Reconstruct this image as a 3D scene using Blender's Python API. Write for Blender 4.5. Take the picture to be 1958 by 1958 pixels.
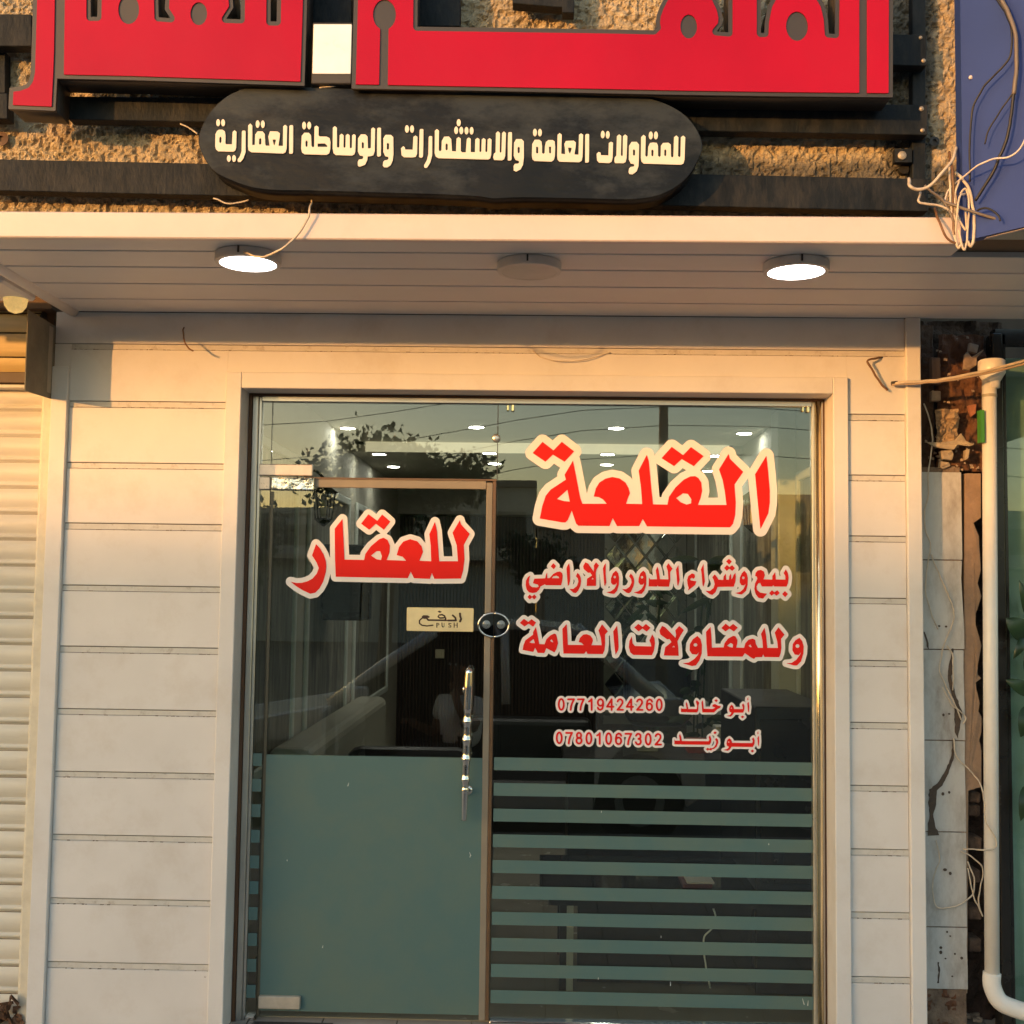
import bpy, bmesh, math, random
import numpy as np
from mathutils import Vector, Matrix, noise

for o in list(bpy.data.objects):
    bpy.data.objects.remove(o)
random.seed(7)
rng = np.random.default_rng(7)
SC = bpy.context.scene
COL = SC.collection

# ------------------------------------------------------------------ camera
FPX = 2200.0
CAM = Vector((0.0, -4.6, 1.75))
yaw, pitch, roll = 0.022, 0.0667, 0.0135
fw = Vector((-math.sin(yaw) * math.cos(pitch), math.cos(yaw) * math.cos(pitch), math.sin(pitch)))
r0 = Vector((math.cos(yaw), math.sin(yaw), 0))
u0 = r0.cross(fw)
rt = r0 * math.cos(roll) + u0 * math.sin(roll)
up = u0 * math.cos(roll) - r0 * math.sin(roll)
cd = bpy.data.cameras.new("camera")
cam = bpy.data.objects.new("camera", cd)
COL.objects.link(cam)
cam.matrix_world = Matrix(((rt.x, up.x, -fw.x, CAM.x), (rt.y, up.y, -fw.y, CAM.y), (rt.z, up.z, -fw.z, CAM.z), (0, 0, 0, 1)))
cd.sensor_width = 36
cd.lens = 36 * FPX / 1958
cd.clip_start = 0.05
cd.clip_end = 3000
SC.camera = cam

# ------------------------------------------------------------------ light
SUN_EL = math.radians(4.0)
SUN_AZ = math.radians(43)          # to the left of the wall's normal
w = bpy.data.worlds.new("World")
SC.world = w
w.use_nodes = True
nt = w.node_tree
bg = nt.nodes["Background"]
sky = nt.nodes.new("ShaderNodeTexSky")
sky.sky_type = 'NISHITA'
sky.sun_disc = False
sky.sun_elevation = SUN_EL
# the sun stands in direction (-sin(az), -cos(az)); rotation is measured clockwise from +Y
sky.sun_rotation = math.radians(180) + SUN_AZ
sky.altitude = 30
sky.air_density = 1.0
sky.dust_density = 1.0
sky.ozone_density = 1.0
nt.links.new(sky.outputs[0], bg.inputs[0])
bg.inputs[1].default_value = 0.15
sd = bpy.data.lights.new("sun", 'SUN')
sd.energy = 0.93
sd.angle = math.radians(0.6)
sd.color = (1.0, 0.46, 0.13)
sun = bpy.data.objects.new("sun", sd)
COL.objects.link(sun)
tosun = Vector((-math.sin(SUN_AZ) * math.cos(SUN_EL), -math.cos(SUN_AZ) * math.cos(SUN_EL), math.sin(SUN_EL)))
sun.rotation_euler = tosun.to_track_quat('Z', 'Y').to_euler()
sun.location = (-8, -10, 6)
SC.view_settings.view_transform = 'Standard'
SC.view_settings.look = 'None'
SC.view_settings.gamma = 1
SC.view_settings.use_curve_mapping = False
SC.view_settings.exposure = 2.12

# ------------------------------------------------------------------ helpers
def U(px, py, Y):
    """the point of the vertical plane y=Y that stands at this spot of the photograph"""
    d = fw * FPX + rt * (px - 979) + up * (979 - py)
    return CAM + d * ((Y - CAM.y) / d.y)

def UZ(px, py, Z):
    d = fw * FPX + rt * (px - 979) + up * (979 - py)
    return CAM + d * ((Z - CAM.z) / d.z)

def X(px, py, Y): return U(px, py, Y).x
def Zc(px, py, Y): return U(px, py, Y).z

MATS = {}
def node(nt, t, **kw):
    n = nt.nodes.new(t)
    for k, v in kw.items():
        setattr(n, k, v)
    return n

def mat(name, col, rough=0.6, metal=0.0, var=0.12, scale=6.0, bump=0.0, bscale=80.0, spec=0.5, dirt=0.0, dirtcol=(0.1, 0.08, 0.06), stretch=(1, 1, 1), emit=None, estr=0.0, coat=0.0, rvar=0.1, dscale=2.2, dlo=0.5, dhi=0.72):
    if name in MATS: return MATS[name]
    m = bpy.data.materials.new(name)
    m.use_nodes = True
    t = m.node_tree
    b = t.nodes["Principled BSDF"]
    geo = node(t, "ShaderNodeNewGeometry")
    mp = node(t, "ShaderNodeMapping")
    mp.inputs['Scale'].default_value = stretch
    t.links.new(geo.outputs['Position'], mp.inputs[0])
    n1 = node(t, "ShaderNodeTexNoise")
    n1.inputs['Scale'].default_value = scale
    n1.inputs['Detail'].default_value = 6
    n1.inputs['Roughness'].default_value = 0.6
    t.links.new(mp.outputs[0], n1.inputs['Vector'])
    ramp = node(t, "ShaderNodeMapRange")
    ramp.inputs['From Min'].default_value = 0.3
    ramp.inputs['From Max'].default_value = 0.7
    ramp.inputs['To Min'].default_value = 1 - var
    ramp.inputs['To Max'].default_value = 1 + var
    t.links.new(n1.outputs['Fac'], ramp.inputs['Value'])
    mul = node(t, "ShaderNodeVectorMath", operation='SCALE')
    mul.inputs[0].default_value = col[:3]
    t.links.new(ramp.outputs[0], mul.inputs['Scale'])
    out = mul.outputs[0]
    if dirt > 0:
        n2 = node(t, "ShaderNodeTexNoise")
        n2.inputs['Scale'].default_value = dscale
        n2.inputs['Detail'].default_value = 9
        n2.inputs['Roughness'].default_value = 0.7
        t.links.new(mp.outputs[0], n2.inputs['Vector'])
        r2 = node(t, "ShaderNodeMapRange")
        r2.inputs['From Min'].default_value = dlo
        r2.inputs['From Max'].default_value = dhi
        r2.inputs['To Max'].default_value = dirt
        t.links.new(n2.outputs['Fac'], r2.inputs['Value'])
        mx = node(t, "ShaderNodeMix", data_type='RGBA')
        t.links.new(r2.outputs[0], mx.inputs['Factor'])
        t.links.new(out, mx.inputs['A'])
        mx.inputs['B'].default_value = (*dirtcol, 1)
        out = mx.outputs['Result']
    t.links.new(out, b.inputs['Base Color'])
    b.inputs['Metallic'].default_value = metal
    rr = node(t, "ShaderNodeMapRange")
    rr.inputs['To Min'].default_value = max(0.02, rough - rvar)
    rr.inputs['To Max'].default_value = min(1, rough + rvar)
    t.links.new(n1.outputs['Fac'], rr.inputs['Value'])
    t.links.new(rr.outputs[0], b.inputs['Roughness'])
    b.inputs['Specular IOR Level'].default_value = spec
    b.inputs['Coat Weight'].default_value = coat
    if bump > 0:
        n3 = node(t, "ShaderNodeTexNoise")
        n3.inputs['Scale'].default_value = bscale
        n3.inputs['Detail'].default_value = 5
        t.links.new(mp.outputs[0], n3.inputs['Vector'])
        bp = node(t, "ShaderNodeBump")
        bp.inputs['Strength'].default_value = bump
        bp.inputs['Distance'].default_value = 0.01
        t.links.new(n3.outputs['Fac'], bp.inputs['Height'])
        t.links.new(bp.outputs[0], b.inputs['Normal'])
    if emit:
        b.inputs['Emission Color'].default_value = (*emit, 1)
        b.inputs['Emission Strength'].default_value = estr
    MATS[name] = m
    return m

def glass_mat(name, tint=(0.88, 0.91, 0.87), f0=0.078):
    m = bpy.data.materials.new(name)
    m.use_nodes = True
    t = m.node_tree
    t.nodes.clear()
    out = node(t, "ShaderNodeOutputMaterial")
    tr = node(t, "ShaderNodeBsdfTransparent")
    tr.inputs[0].default_value = (*tint, 1)
    gl = node(t, "ShaderNodeBsdfGlossy")
    gl.inputs['Roughness'].default_value = 0.004
    geo = node(t, "ShaderNodeNewGeometry")
    wv = node(t, "ShaderNodeTexNoise"); wv.inputs['Scale'].default_value = 1.7; wv.inputs['Detail'].default_value = 1
    t.links.new(geo.outputs['Position'], wv.inputs['Vector'])
    bp = node(t, "ShaderNodeBump"); bp.inputs['Strength'].default_value = 0.02; bp.inputs['Distance'].default_value = 0.02
    t.links.new(wv.outputs['Fac'], bp.inputs['Height'])
    t.links.new(bp.outputs[0], gl.inputs['Normal'])
    dot = node(t, "ShaderNodeVectorMath", operation='DOT_PRODUCT')
    t.links.new(geo.outputs['Normal'], dot.inputs[0])
    t.links.new(geo.outputs['Incoming'], dot.inputs[1])
    ab = node(t, "ShaderNodeMath", operation='ABSOLUTE')
    t.links.new(dot.outputs['Value'], ab.inputs[0])
    om = node(t, "ShaderNodeMath", operation='SUBTRACT')
    om.inputs[0].default_value = 1
    t.links.new(ab.outputs[0], om.inputs[1])
    pw = node(t, "ShaderNodeMath", operation='POWER')
    t.links.new(om.outputs[0], pw.inputs[0])
    pw.inputs[1].default_value = 5
    ma = node(t, "ShaderNodeMath", operation='MULTIPLY_ADD')
    t.links.new(pw.outputs[0], ma.inputs[0])
    ma.inputs[1].default_value = 1 - f0
    ma.inputs[2].default_value = f0
    mx = node(t, "ShaderNodeMixShader")
    t.links.new(ma.outputs[0], mx.inputs[0])
    t.links.new(tr.outputs[0], mx.inputs[1])
    t.links.new(gl.outputs[0], mx.inputs[2])
    t.links.new(mx.outputs[0], out.inputs[0])
    MATS[name] = m
    return m

def tag(o, label=None, cat=None, group=None, kind=None):
    if label: o['label'] = label
    if cat: o['category'] = cat
    if group: o['group'] = group
    if kind: o['kind'] = kind
    return o

def thing(name, label, cat, loc=(0, 0, 0), group=None):
    o = bpy.data.objects.new(name, None)
    o.empty_display_size = 0.1
    COL.objects.link(o)
    o.location = loc
    return tag(o, label, cat, group)

def rootloc(p):
    while p.parent: p = p.parent
    return Vector(p.location) if p.type == 'EMPTY' else Vector((0, 0, 0))

def link(name, me, m, parent=None, smooth=False):
    if m is not None:
        me.materials.clear()
        me.materials.append(m)
    o = bpy.data.objects.new(name, me)
    COL.objects.link(o)
    if parent is not None:
        o.parent = parent
        L = rootloc(parent)
        if L.length > 1e-9:
            me.transform(Matrix.Translation(-L))
    if smooth:
        for p in me.polygons: p.use_smooth = True
    return o

class MB:
    """collects boxes, tubes and prisms into one mesh"""
    def __init__(s): s.v = []; s.f = []
    def add(s, vs, fs):
        n = len(s.v)
        s.v += [tuple(v) for v in vs]
        s.f += [tuple(i + n for i in f) for f in fs]
        return s
    def box(s, x0, x1, y0, y1, z0, z1):
        if x0 > x1: x0, x1 = x1, x0
        if y0 > y1: y0, y1 = y1, y0
        if z0 > z1: z0, z1 = z1, z0
        vs = [(x, y, z) for x in (x0, x1) for y in (y0, y1) for z in (z0, z1)]
        return s.add(vs, [(0, 1, 3, 2), (4, 6, 7, 5), (0, 4, 5, 1), (2, 3, 7, 6), (0, 2, 6, 4), (1, 5, 7, 3)])
    def hexa(s, p):   # 8 points, 4 of one end then 4 of the other
        return s.add(p, [(0, 1, 2, 3), (7, 6, 5, 4), (0, 4, 5, 1), (1, 5, 6, 2), (2, 6, 7, 3), (3, 7, 4, 0)])
    def tube(s, pts, r, n=8, caps=True):
        pts = [Vector(p) for p in pts]
        rs = r if isinstance(r, (list, tuple)) else [r] * len(pts)
        rings = []
        prev = None
        for i, p in enumerate(pts):
            a = pts[max(i - 1, 0)]; b = pts[min(i + 1, len(pts) - 1)]
            t = (b - a).normalized() if (b - a).length > 1e-9 else Vector((0, 0, 1))
            if prev is None:
                q = t.orthogonal().normalized()
            else:
                q = (prev - t * prev.dot(t))
                q = q.normalized() if q.length > 1e-6 else t.orthogonal().normalized()
            prev = q
            c = t.cross(q)
            rings.append([p + (q * math.cos(2 * math.pi * k / n) + c * math.sin(2 * math.pi * k / n)) * rs[i] for k in range(n)])
        vs = [v for ring in rings for v in ring]
        fs = []
        for i in range(len(pts) - 1):
            for k in range(n):
                a = i * n + k; b = i * n + (k + 1) % n
                fs.append((a, b, b + n, a + n))
        if caps:
            fs.append(tuple(range(n))[::-1])
            fs.append(tuple((len(pts) - 1) * n + k for k in range(n)))
        return s.add(vs, fs)
    def lathe(s, c, prof, axis='z', n=32, sq=1.0):
        c = Vector(c)
        vs = []
        for (r, h) in prof:
            for k in range(n):
                a = 2 * math.pi * k / n
                p = (r * math.cos(a), r * math.sin(a) * sq, h)
                if axis == 'y': p = (p[0], p[2], p[1])
                if axis == 'x': p = (p[2], p[0], p[1])
                vs.append(c + Vector(p))
        fs = []
        for i in range(len(prof) - 1):
            for k in range(n):
                a = i * n + k; b = i * n + (k + 1) % n
                fs.append((a, b, b + n, a + n))
        fs.append(tuple(range(n))[::-1])
        fs.append(tuple((len(prof) - 1) * n + k for k in range(n)))
        return s.add(vs, fs)
    def mesh(s, name="mesh", bevel=0.0, seg=1, fixn=True):
        me = bpy.data.meshes.new(name)
        me.from_pydata(s.v, [], s.f)
        if bevel > 0 or fixn:
            bm = bmesh.new(); bm.from_mesh(me)
            bmesh.ops.recalc_face_normals(bm, faces=bm.faces)
            if bevel > 0:
                ed = [e for e in bm.edges if len(e.link_faces) == 2 and e.calc_face_angle(0) > 0.6]
                bmesh.ops.bevel(bm, geom=ed, offset=bevel, segments=seg, affect='EDGES', profile=0.5)
            bm.to_mesh(me); bm.free()
        me.update()
        return me
    def build(s, name, m, parent=None, bevel=0.0, seg=1, smooth=False, label=None):
        o = link(name, s.mesh(name, bevel, seg), m, parent, smooth)
        if label: o['label'] = label
        return o

def smooth_pts(pts, n=5):
    """Catmull-Rom through the points"""
    pts = [Vector(p) for p in pts]
    if len(pts) < 3: return pts
    out = []
    P = [pts[0]] + pts + [pts[-1]]
    for i in range(1, len(P) - 2):
        for k in range(n):
            t = k / n
            a, b, c, d = P[i - 1], P[i], P[i + 1], P[i + 2]
            out.append(0.5 * ((2 * b) + (c - a) * t + (2 * a - 5 * b + 4 * c - d) * t * t + (3 * b - a - 3 * c + d) * t ** 3))
    out.append(pts[-1])
    return out

# ------------------------------------------------------------------ cut shapes (lettering, sign boxes)
class Win:
    def __init__(s, x0, y0, k): s.x0, s.y0, s.k = x0, y0, k
    def p(s, pts): return ('P', [(s.x0 + a / s.k, s.y0 + b / s.k) for a, b in pts])
    def h(s, pts): return ('H', [(s.x0 + a / s.k, s.y0 + b / s.k) for a, b in pts])
    def e(s, cx, cy, rx, ry): return s.p([(cx + rx * math.cos(a * math.pi / 10), cy + ry * math.sin(a * math.pi / 10)) for a in range(20)])
    def eh(s, cx, cy, rx, ry): return ('H', s.e(cx, cy, rx, ry)[1])
    def st(s, pts, wd): return ('S', [(s.x0 + a / s.k, s.y0 + b / s.k) for a, b in pts], wd / s.k / 2)

def seg_dist(GX, GY, a, b):
    dx, dy = b[0] - a[0], b[1] - a[1]
    L = dx * dx + dy * dy + 1e-12
    t = np.clip(((GX - a[0]) * dx + (GY - a[1]) * dy) / L, 0, 1)
    return np.hypot(GX - a[0] - t * dx, GY - a[1] - t * dy)

def poly_sdf(GX, GY, pts):
    d = np.full(GX.shape, 1e9)
    ins = np.zeros(GX.shape, bool)
    n = len(pts)
    for i in range(n):
        a, b = pts[i], pts[(i + 1) % n]
        d = np.minimum(d, seg_dist(GX, GY, a, b))
        if a[1] != b[1]:
            c = ((a[1] > GY) != (b[1] > GY)) & (GX < (b[0] - a[0]) * (GY - a[1]) / (b[1] - a[1]) + a[0])
            ins ^= c
    return np.where(ins, -d, d)

def make_field(items, step, margin):
    allp = [q for it in items for q in it[1]]
    x0 = min(p[0] for p in allp) - margin; x1 = max(p[0] for p in allp) + margin
    y0 = min(p[1] for p in allp) - margin; y1 = max(p[1] for p in allp) + margin
    xs = np.arange(x0, x1 + step, step); ys = np.arange(y0, y1 + step, step)
    F = np.full((len(ys), len(xs)), margin + 1.0)
    for kind in ('PS', 'H'):
        for it in items:
            if it[0] not in kind: continue
            mg = margin
            px = [p[0] for p in it[1]]; py = [p[1] for p in it[1]]
            i0 = max(0, int((min(px) - mg - x0) / step)); i1 = min(len(xs), int((max(px) + mg - x0) / step) + 2)
            j0 = max(0, int((min(py) - mg - y0) / step)); j1 = min(len(ys), int((max(py) + mg - y0) / step) + 2)
            GX, GY = np.meshgrid(xs[i0:i1], ys[j0:j1])
            sub = F[j0:j1, i0:i1]
            if it[0] == 'S':
                d = np.full(GX.shape, 1e9)
                for a, b in zip(it[1][:-1], it[1][1:]):
                    d = np.minimum(d, seg_dist(GX, GY, a, b))
                d -= it[2]
                F[j0:j1, i0:i1] = np.minimum(sub, d)
            elif it[0] == 'P':
                F[j0:j1, i0:i1] = np.minimum(sub, poly_sdf(GX, GY, it[1]))
            else:
                F[j0:j1, i0:i1] = np.maximum(sub, -poly_sdf(GX, GY, it[1]))
    return xs, ys, F

def rdp(pts, tol):
    if len(pts) < 4: return pts
    keep = np.zeros(len(pts), bool); keep[0] = keep[-1] = True
    A = np.array(pts)
    st = [(0, len(pts) - 1)]
    while st:
        a, b = st.pop()
        if b <= a + 1: continue
        p, q = A[a], A[b]
        d = q - p
        L = math.hypot(*d)
        if L < 1e-9: dist = np.hypot(*(A[a + 1:b] - p).T)
        else: dist = np.abs(d[0] * (A[a + 1:b, 1] - p[1]) - d[1] * (A[a + 1:b, 0] - p[0])) / L
        k = int(dist.argmax())
        if dist[k] > tol:
            keep[a + 1 + k] = True
            st.append((a, a + 1 + k)); st.append((a + 1 + k, b))
    return [pts[i] for i in range(len(pts)) if keep[i]]

def contours(xs, ys, F, level, tol=0.12):
    V = F - level
    V = np.where(V == 0, 1e-6, V)
    neg = V < 0
    cells = np.argwhere((neg[:-1, :-1].astype(int) + neg[1:, :-1] + neg[:-1, 1:] + neg[1:, 1:]) % 4 != 0)
    nbr = {}
    pos = {}
    def pt(j, i, d):
        key = (j, i, d)
        if key not in pos:
            if d == 0:
                a, b = V[j, i], V[j, i + 1]; t = a / (a - b); pos[key] = (xs[i] + t * (xs[i + 1] - xs[i]), ys[j])
            else:
                a, b = V[j, i], V[j + 1, i]; t = a / (a - b); pos[key] = (xs[i], ys[j] + t * (ys[j + 1] - ys[j]))
        return key
    def con(a, b):
        nbr.setdefault(a, []).append(b); nbr.setdefault(b, []).append(a)
    for j, i in cells:
        j = int(j); i = int(i)
        a, b, c, d = neg[j, i], neg[j, i + 1], neg[j + 1, i + 1], neg[j + 1, i]
        e = []
        if a != b: e.append(pt(j, i, 0))
        if b != c: e.append(pt(j, i + 1, 1))
        if c != d: e.append(pt(j + 1, i, 0))
        if d != a: e.append(pt(j, i, 1))
        if len(e) == 2: con(e[0], e[1])
        elif len(e) == 4:
            if a: con(e[0], e[3]); con(e[1], e[2])
            else: con(e[0], e[1]); con(e[2], e[3])
    seen = set(); loops = []
    for k in nbr:
        if k in seen: continue
        loop = [k]; seen.add(k); cur = k; 
        while True:
            nx = [q for q in nbr[cur] if q not in seen]
            if not nx: break
            cur = nx[0]; seen.add(cur); loop.append(cur)
        if len(loop) > 5:
            L = [pos[q] for q in loop]
            h = len(L) // 2
            s = rdp(L[:h + 1], tol)[:-1] + rdp(L[h:] + [L[0]], tol)[:-1]
            if len(s) > 2: loops.append(s)
    return loops

def cut_mesh(name, loops, Y, thick, surf=None):
    """a plate of this outline (photo coordinates) standing on plane y=Y, its front at Y-thick"""
    cu = bpy.data.curves.new(name, 'CURVE')
    cu.dimensions = '2D'
    cu.fill_mode = 'BOTH'
    cu.extrude = 0.5
    for L in loops:
        sp = cu.splines.new('POLY')
        sp.points.add(len(L) - 1)
        for q, p in zip(sp.points, L): q.co = (p[0] * 0.01, -p[1] * 0.01, 0, 1)
        sp.use_cyclic_u = True
    ob = bpy.data.objects.new(name, cu)
    COL.objects.link(ob)
    dg = bpy.context.evaluated_depsgraph_get()
    me = bpy.data.meshes.new_from_object(ob.evaluated_get(dg))
    bpy.data.objects.remove(ob)
    bpy.data.curves.remove(cu)
    for v in me.vertices:
        q = U(v.co.x * 100, -v.co.y * 100, Y - thick)
        f = v.co.z + 0.5
        v.co = (q.x, Y - f * thick, q.z)
    me.materials.clear()
    bm = bmesh.new(); bm.from_mesh(me)
    bmesh.ops.remove_doubles(bm, verts=bm.verts, dist=1e-6)
    bmesh.ops.recalc_face_normals(bm, faces=bm.faces)
    bm.to_mesh(me); bm.free()
    return me

def lettering(items, Y, parent, r, red, white, step=0.5, n1='lettering', n2='lettering_backing'):
    xs, ys, F = make_field(items, step, r + 2)
    link(n2, cut_mesh(n2, contours(xs, ys, F, r), Y, 0.0015), white, parent)
    link(n1, cut_mesh(n1, contours(xs, ys, F, 0), Y - 0.0025, 0.0012), red, parent)

# ------------------------------------------------------------------ materials
cream = mat('cream_cladding', (0.68, 0.65, 0.635), 0.45, var=0.05, scale=3, dirt=0.40, dirtcol=(0.44, 0.36, 0.28), dscale=3.6, dlo=.50, dhi=.78, bump=0.16, bscale=5)
groove = mat('groove_strip', (0.58, 0.55, 0.51), 0.5, var=0.08, scale=20, dirt=0.6, dirtcol=(0.25, 0.19, 0.14), dscale=30, dlo=0.55)
soffm = mat('soffit_board', (0.72, 0.68, 0.67), 0.5, var=0.04, scale=3)
soffback = mat('soffit_backing', (0.16, 0.10, 0.06), 0.9)
fasc = mat('fascia_white', (0.68, 0.57, 0.54), 0.4, var=0.04, scale=5, dirt=0.18, dirtcol=(0.5, 0.42, 0.34), dscale=6)
blackst = mat('black_painted_steel', (0.009, 0.0125, 0.018), 0.6, spec=.2, var=0.4, scale=11, dirt=0.7, dirtcol=(0.050, 0.048, 0.046), dscale=13, dlo=.46, dhi=.74, stretch=(1.2, 1, 0.5), bump=0.25)
stucco = mat('rough_stucco', (0.46, 0.37, 0.25), 0.95, var=0.25, scale=25, bump=0.9, bscale=120, dirt=0.35, dirtcol=(0.14, 0.09, 0.05), dscale=14, dlo=0.48)
redm = mat('red_acrylic', (0.40, 0.0012, 0.021), 0.2, var=0.10, scale=2.2, spec=0.2, dirt=.22, dirtcol=(.30, .03, .045), dscale=1.6, dlo=.45, dhi=.8, stretch=(1, 1, .6))
bord = mat('sign_border', (0.045, 0.038, 0.037), 0.45, var=0.1)
darkside = mat('sign_side', (0.04, 0.035, 0.033), 0.5)
chrome = mat('polished_steel', (0.75, 0.73, 0.70), 0.12, metal=1.0, var=0.05, rvar=0.05)
alu = mat('brushed_aluminium', (0.55, 0.54, 0.52), 0.32, metal=0.9, var=0.08, rvar=0.08)
brownseal = mat('brown_seal', (0.10, 0.045, 0.02), 0.6)
tanedge = mat('door_edge_strip', (0.25, 0.21, 0.16), 0.4, var=0.1)
tanedge2 = mat('door_seal_strip', (0.13, 0.075, 0.04), 0.35, var=0.15, scale=15)
stred = mat('sticker_red', (0.72, 0.012, 0.008), 0.5, spec=.2, var=0.03)
stwhite = mat('sticker_white', (0.80, 0.75, 0.74), 0.5, var=0.03)
glassm = glass_mat('clear_glass')
# ================================================================== SETTING: ground
paving_m = mat('paving_tile', (0.32, 0.28, 0.24), 0.7, var=0.1, scale=12, dirt=0.3, dirtcol=(0.16, 0.13, 0.10), dscale=8)
joint_m = mat('paving_joint', (0.10, 0.085, 0.07), 0.9)
ground = MB().box(-80, 80, -90, -11.4, -0.6, -0.2).build('ground', mat('dusty_ground', (0.075, 0.07, 0.06), 0.95, var=0.2, scale=1.5, bump=0.4, bscale=30))
tag(ground, kind='structure')
road = MB().box(-80, 80, -11.4, -3.55, -0.6, -0.18).build('road', mat('asphalt', (0.055, 0.053, 0.05), 0.9, var=0.2, scale=2, bump=0.4, bscale=150))
tag(road, kind='structure')
kerb = MB().box(-80, 80, -3.55, -3.38, -0.6, -0.001).build('kerb', mat('kerb_concrete', (0.28, 0.26, 0.23), 0.85), bevel=0.015)
tag(kerb, kind='structure')
pave = MB().box(-12, 12, -3.379, 0.9, -0.6, -0.012).build('pavement', joint_m)
tag(pave, kind='structure')
# big paving slabs (in front of the door they are seen one by one)
ts = 0.30
tm = MB().box(0.002, ts - 0.003, 0.002, ts - 0.003, -0.0115, 0.0).mesh('tile', bevel=0.0015)
for i in range(-7, 8):
    for j in range(-1, 1):
        o = link('tile', tm if (i, j) == (-7, -1) else tm, None, pave)
        if not tm.materials: tm.materials.append(paving_m)
        o.location = (i * ts + 0.06, j * ts + 0.13, rng.uniform(-0.001, 0.0008))
xs_ = []
tb = MB()
for i in range(-16, 17):
    for j in range(-11, 3):
        x0 = i * ts + 0.06; y0 = j * ts + 0.13
        if -7 <= i <= 7 and j in (-1, 0): continue
        if j > 0 and x0 + ts < 1.80: continue
        tb.box(x0 + .002, x0 + ts - .003, y0 + .002, y0 + ts - .003, -0.0115, rng.uniform(-0.001, 0.0008))
o = tb.build('paving_tiles', paving_m, pave); tag(o, kind='stuff')

# ================================================================== SHOP WALL (cladding)
YW = 0.02
ZS = U(1000, 603, YW).z            # underside of the canopy
XL = X(97, 760, 0)                 # outer left edge
XR = X(1765, 1100, 0)
xl_in = X(125, 850, 0); xr_in = X(1737, 1100, 0)
OX0 = X(451, 1100, 0); OX1 = X(1595, 1100, 0)      # the opening
OZ = Zc(1020, 747, 0)
TX0 = X(421, 1100, 0); TX1 = X(1624, 1100, 0)      # trim round the opening
TZ = Zc(1020, 716, 0)
wall = thing('shop_wall', 'cream panel clad shopfront wall around the glass entrance', 'wall', (XL, 0, 0))
bk = MB()
bk.box(XL + .002, OX0 - .021, 0.031, 0.20, -0.01, ZS); bk.box(OX1 + .021, XR - .002, 0.031, 0.20, -0.01, ZS); bk.box(OX0 - .021, OX1 + .021, 0.031, 0.20, OZ + .021, ZS)
bk.build('wall_backing', mat('panel_backing', (.10, .075, .055), .9), wall)  # dark colour makes the gaps between boards read as shadow lines
# trims
MB().box(XL, xl_in, 0.0, 0.06, 0, Zc(110, 700, 0)).build('trim_board', cream, wall, bevel=0.003)
MB().box(xr_in, XR, 0.0, 0.06, 0, ZS - .001).build('trim_board', cream, wall, bevel=0.003)
MB().box(XR - .002, XR, 0.06, 0.30, 0, ZS - .001).build('trim_return', cream, wall)
# trim round the opening with its reveal
def jamb(x0, x1, xr0, xr1):
    MB().box(x0, x1, 0.0, 0.035, 0.0, TZ).build('door_trim', cream, wall, bevel=0.003)
    MB().box(xr0, xr1, 0.0355, 0.145, 0.0, OZ + .02).build('reveal', cream, wall)
jamb(TX0, OX0, OX0 - .02, OX0 - .001); jamb(OX1, TX1, OX1 + .001, OX1 + .02)
MB().box(OX0 + .0005, OX1 - .0005, 0.0005, 0.035, OZ, TZ - .0005).build('door_trim', cream, wall, bevel=0.003)
MB().box(OX0 - .001, OX1 + .001, 0.0356, 0.145, OZ + .001, OZ + .02).build('reveal', cream, wall)
# boards: top-of-groove / bottom-of-groove heights from the photograph
Lg = [(767, 780), (885, 897), (1001, 1014), (1120, 1132), (1237, 1250), (1357, 1369), (1477, 1489), (1598, 1610), (1720, 1732), (1842, 1855)]
def board(x0, x1, z0, z1, bv=.002):
    j = rng.uniform(-.0008, .0008)
    MB().box(x0 + .001, x1 - .001, YW + j, 0.0309, z0, z1).build('panel', cream, wall, bevel=bv)
def boards(x0, x1, pxs, grooves, ztop):
    zt = ztop
    for a, b in grooves:
        z1 = Zc(pxs, a, YW); z2 = Zc(pxs, b, YW)
        board(x0 - (.0008 if zt == ztop else 0), x1 + (.0008 if zt == ztop else 0), z1, zt, .0004 if zt == ztop else .002)
        MB().box(x0 + .001, x1 - .001, YW + .0035, 0.0308, z2 + .0022, z1 - .0032).build('groove_strip', groove, wall)
        zt = z2
    board(x0, x1, 0.0, zt)
zg1 = Zc(900, 663, YW); zg2 = Zc(900, 675, YW)
# header boards run right across
MB().box(XL + .001, xr_in - .001, YW, 0.0309, zg1, ZS - .001).build('panel', cream, wall, bevel=0.002)
MB().box(XL + .03, xr_in - .001, YW + .0035, 0.0308, zg2 + .0022, zg1 - .0026).build('groove_strip', groove, wall)
MB().box(TX0 + .0002, TX1 - .0002, YW, 0.0309, TZ + .001, zg2).build('panel', cream, wall, bevel=0.0004)
MB().box(XL + .001, xl_in - .0005, YW, 0.0309, Zc(110, 700, 0) + .001, zg1 - .003).build('panel', cream, wall, bevel=0.001)
boards(xl_in, TX0, 280, Lg, zg2)
Rg = [(a * 1.01346, b * 1.01346) for a, b in [(781, 794), (896, 908), (1011, 1023), (1128, 1140), (1246, 1258), (1363, 1376), (1482, 1494), (1602, 1615), (1721, 1734), (1843, 1856)]]
boards(TX1, xr_in, 1680, Rg, zg2)
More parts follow.
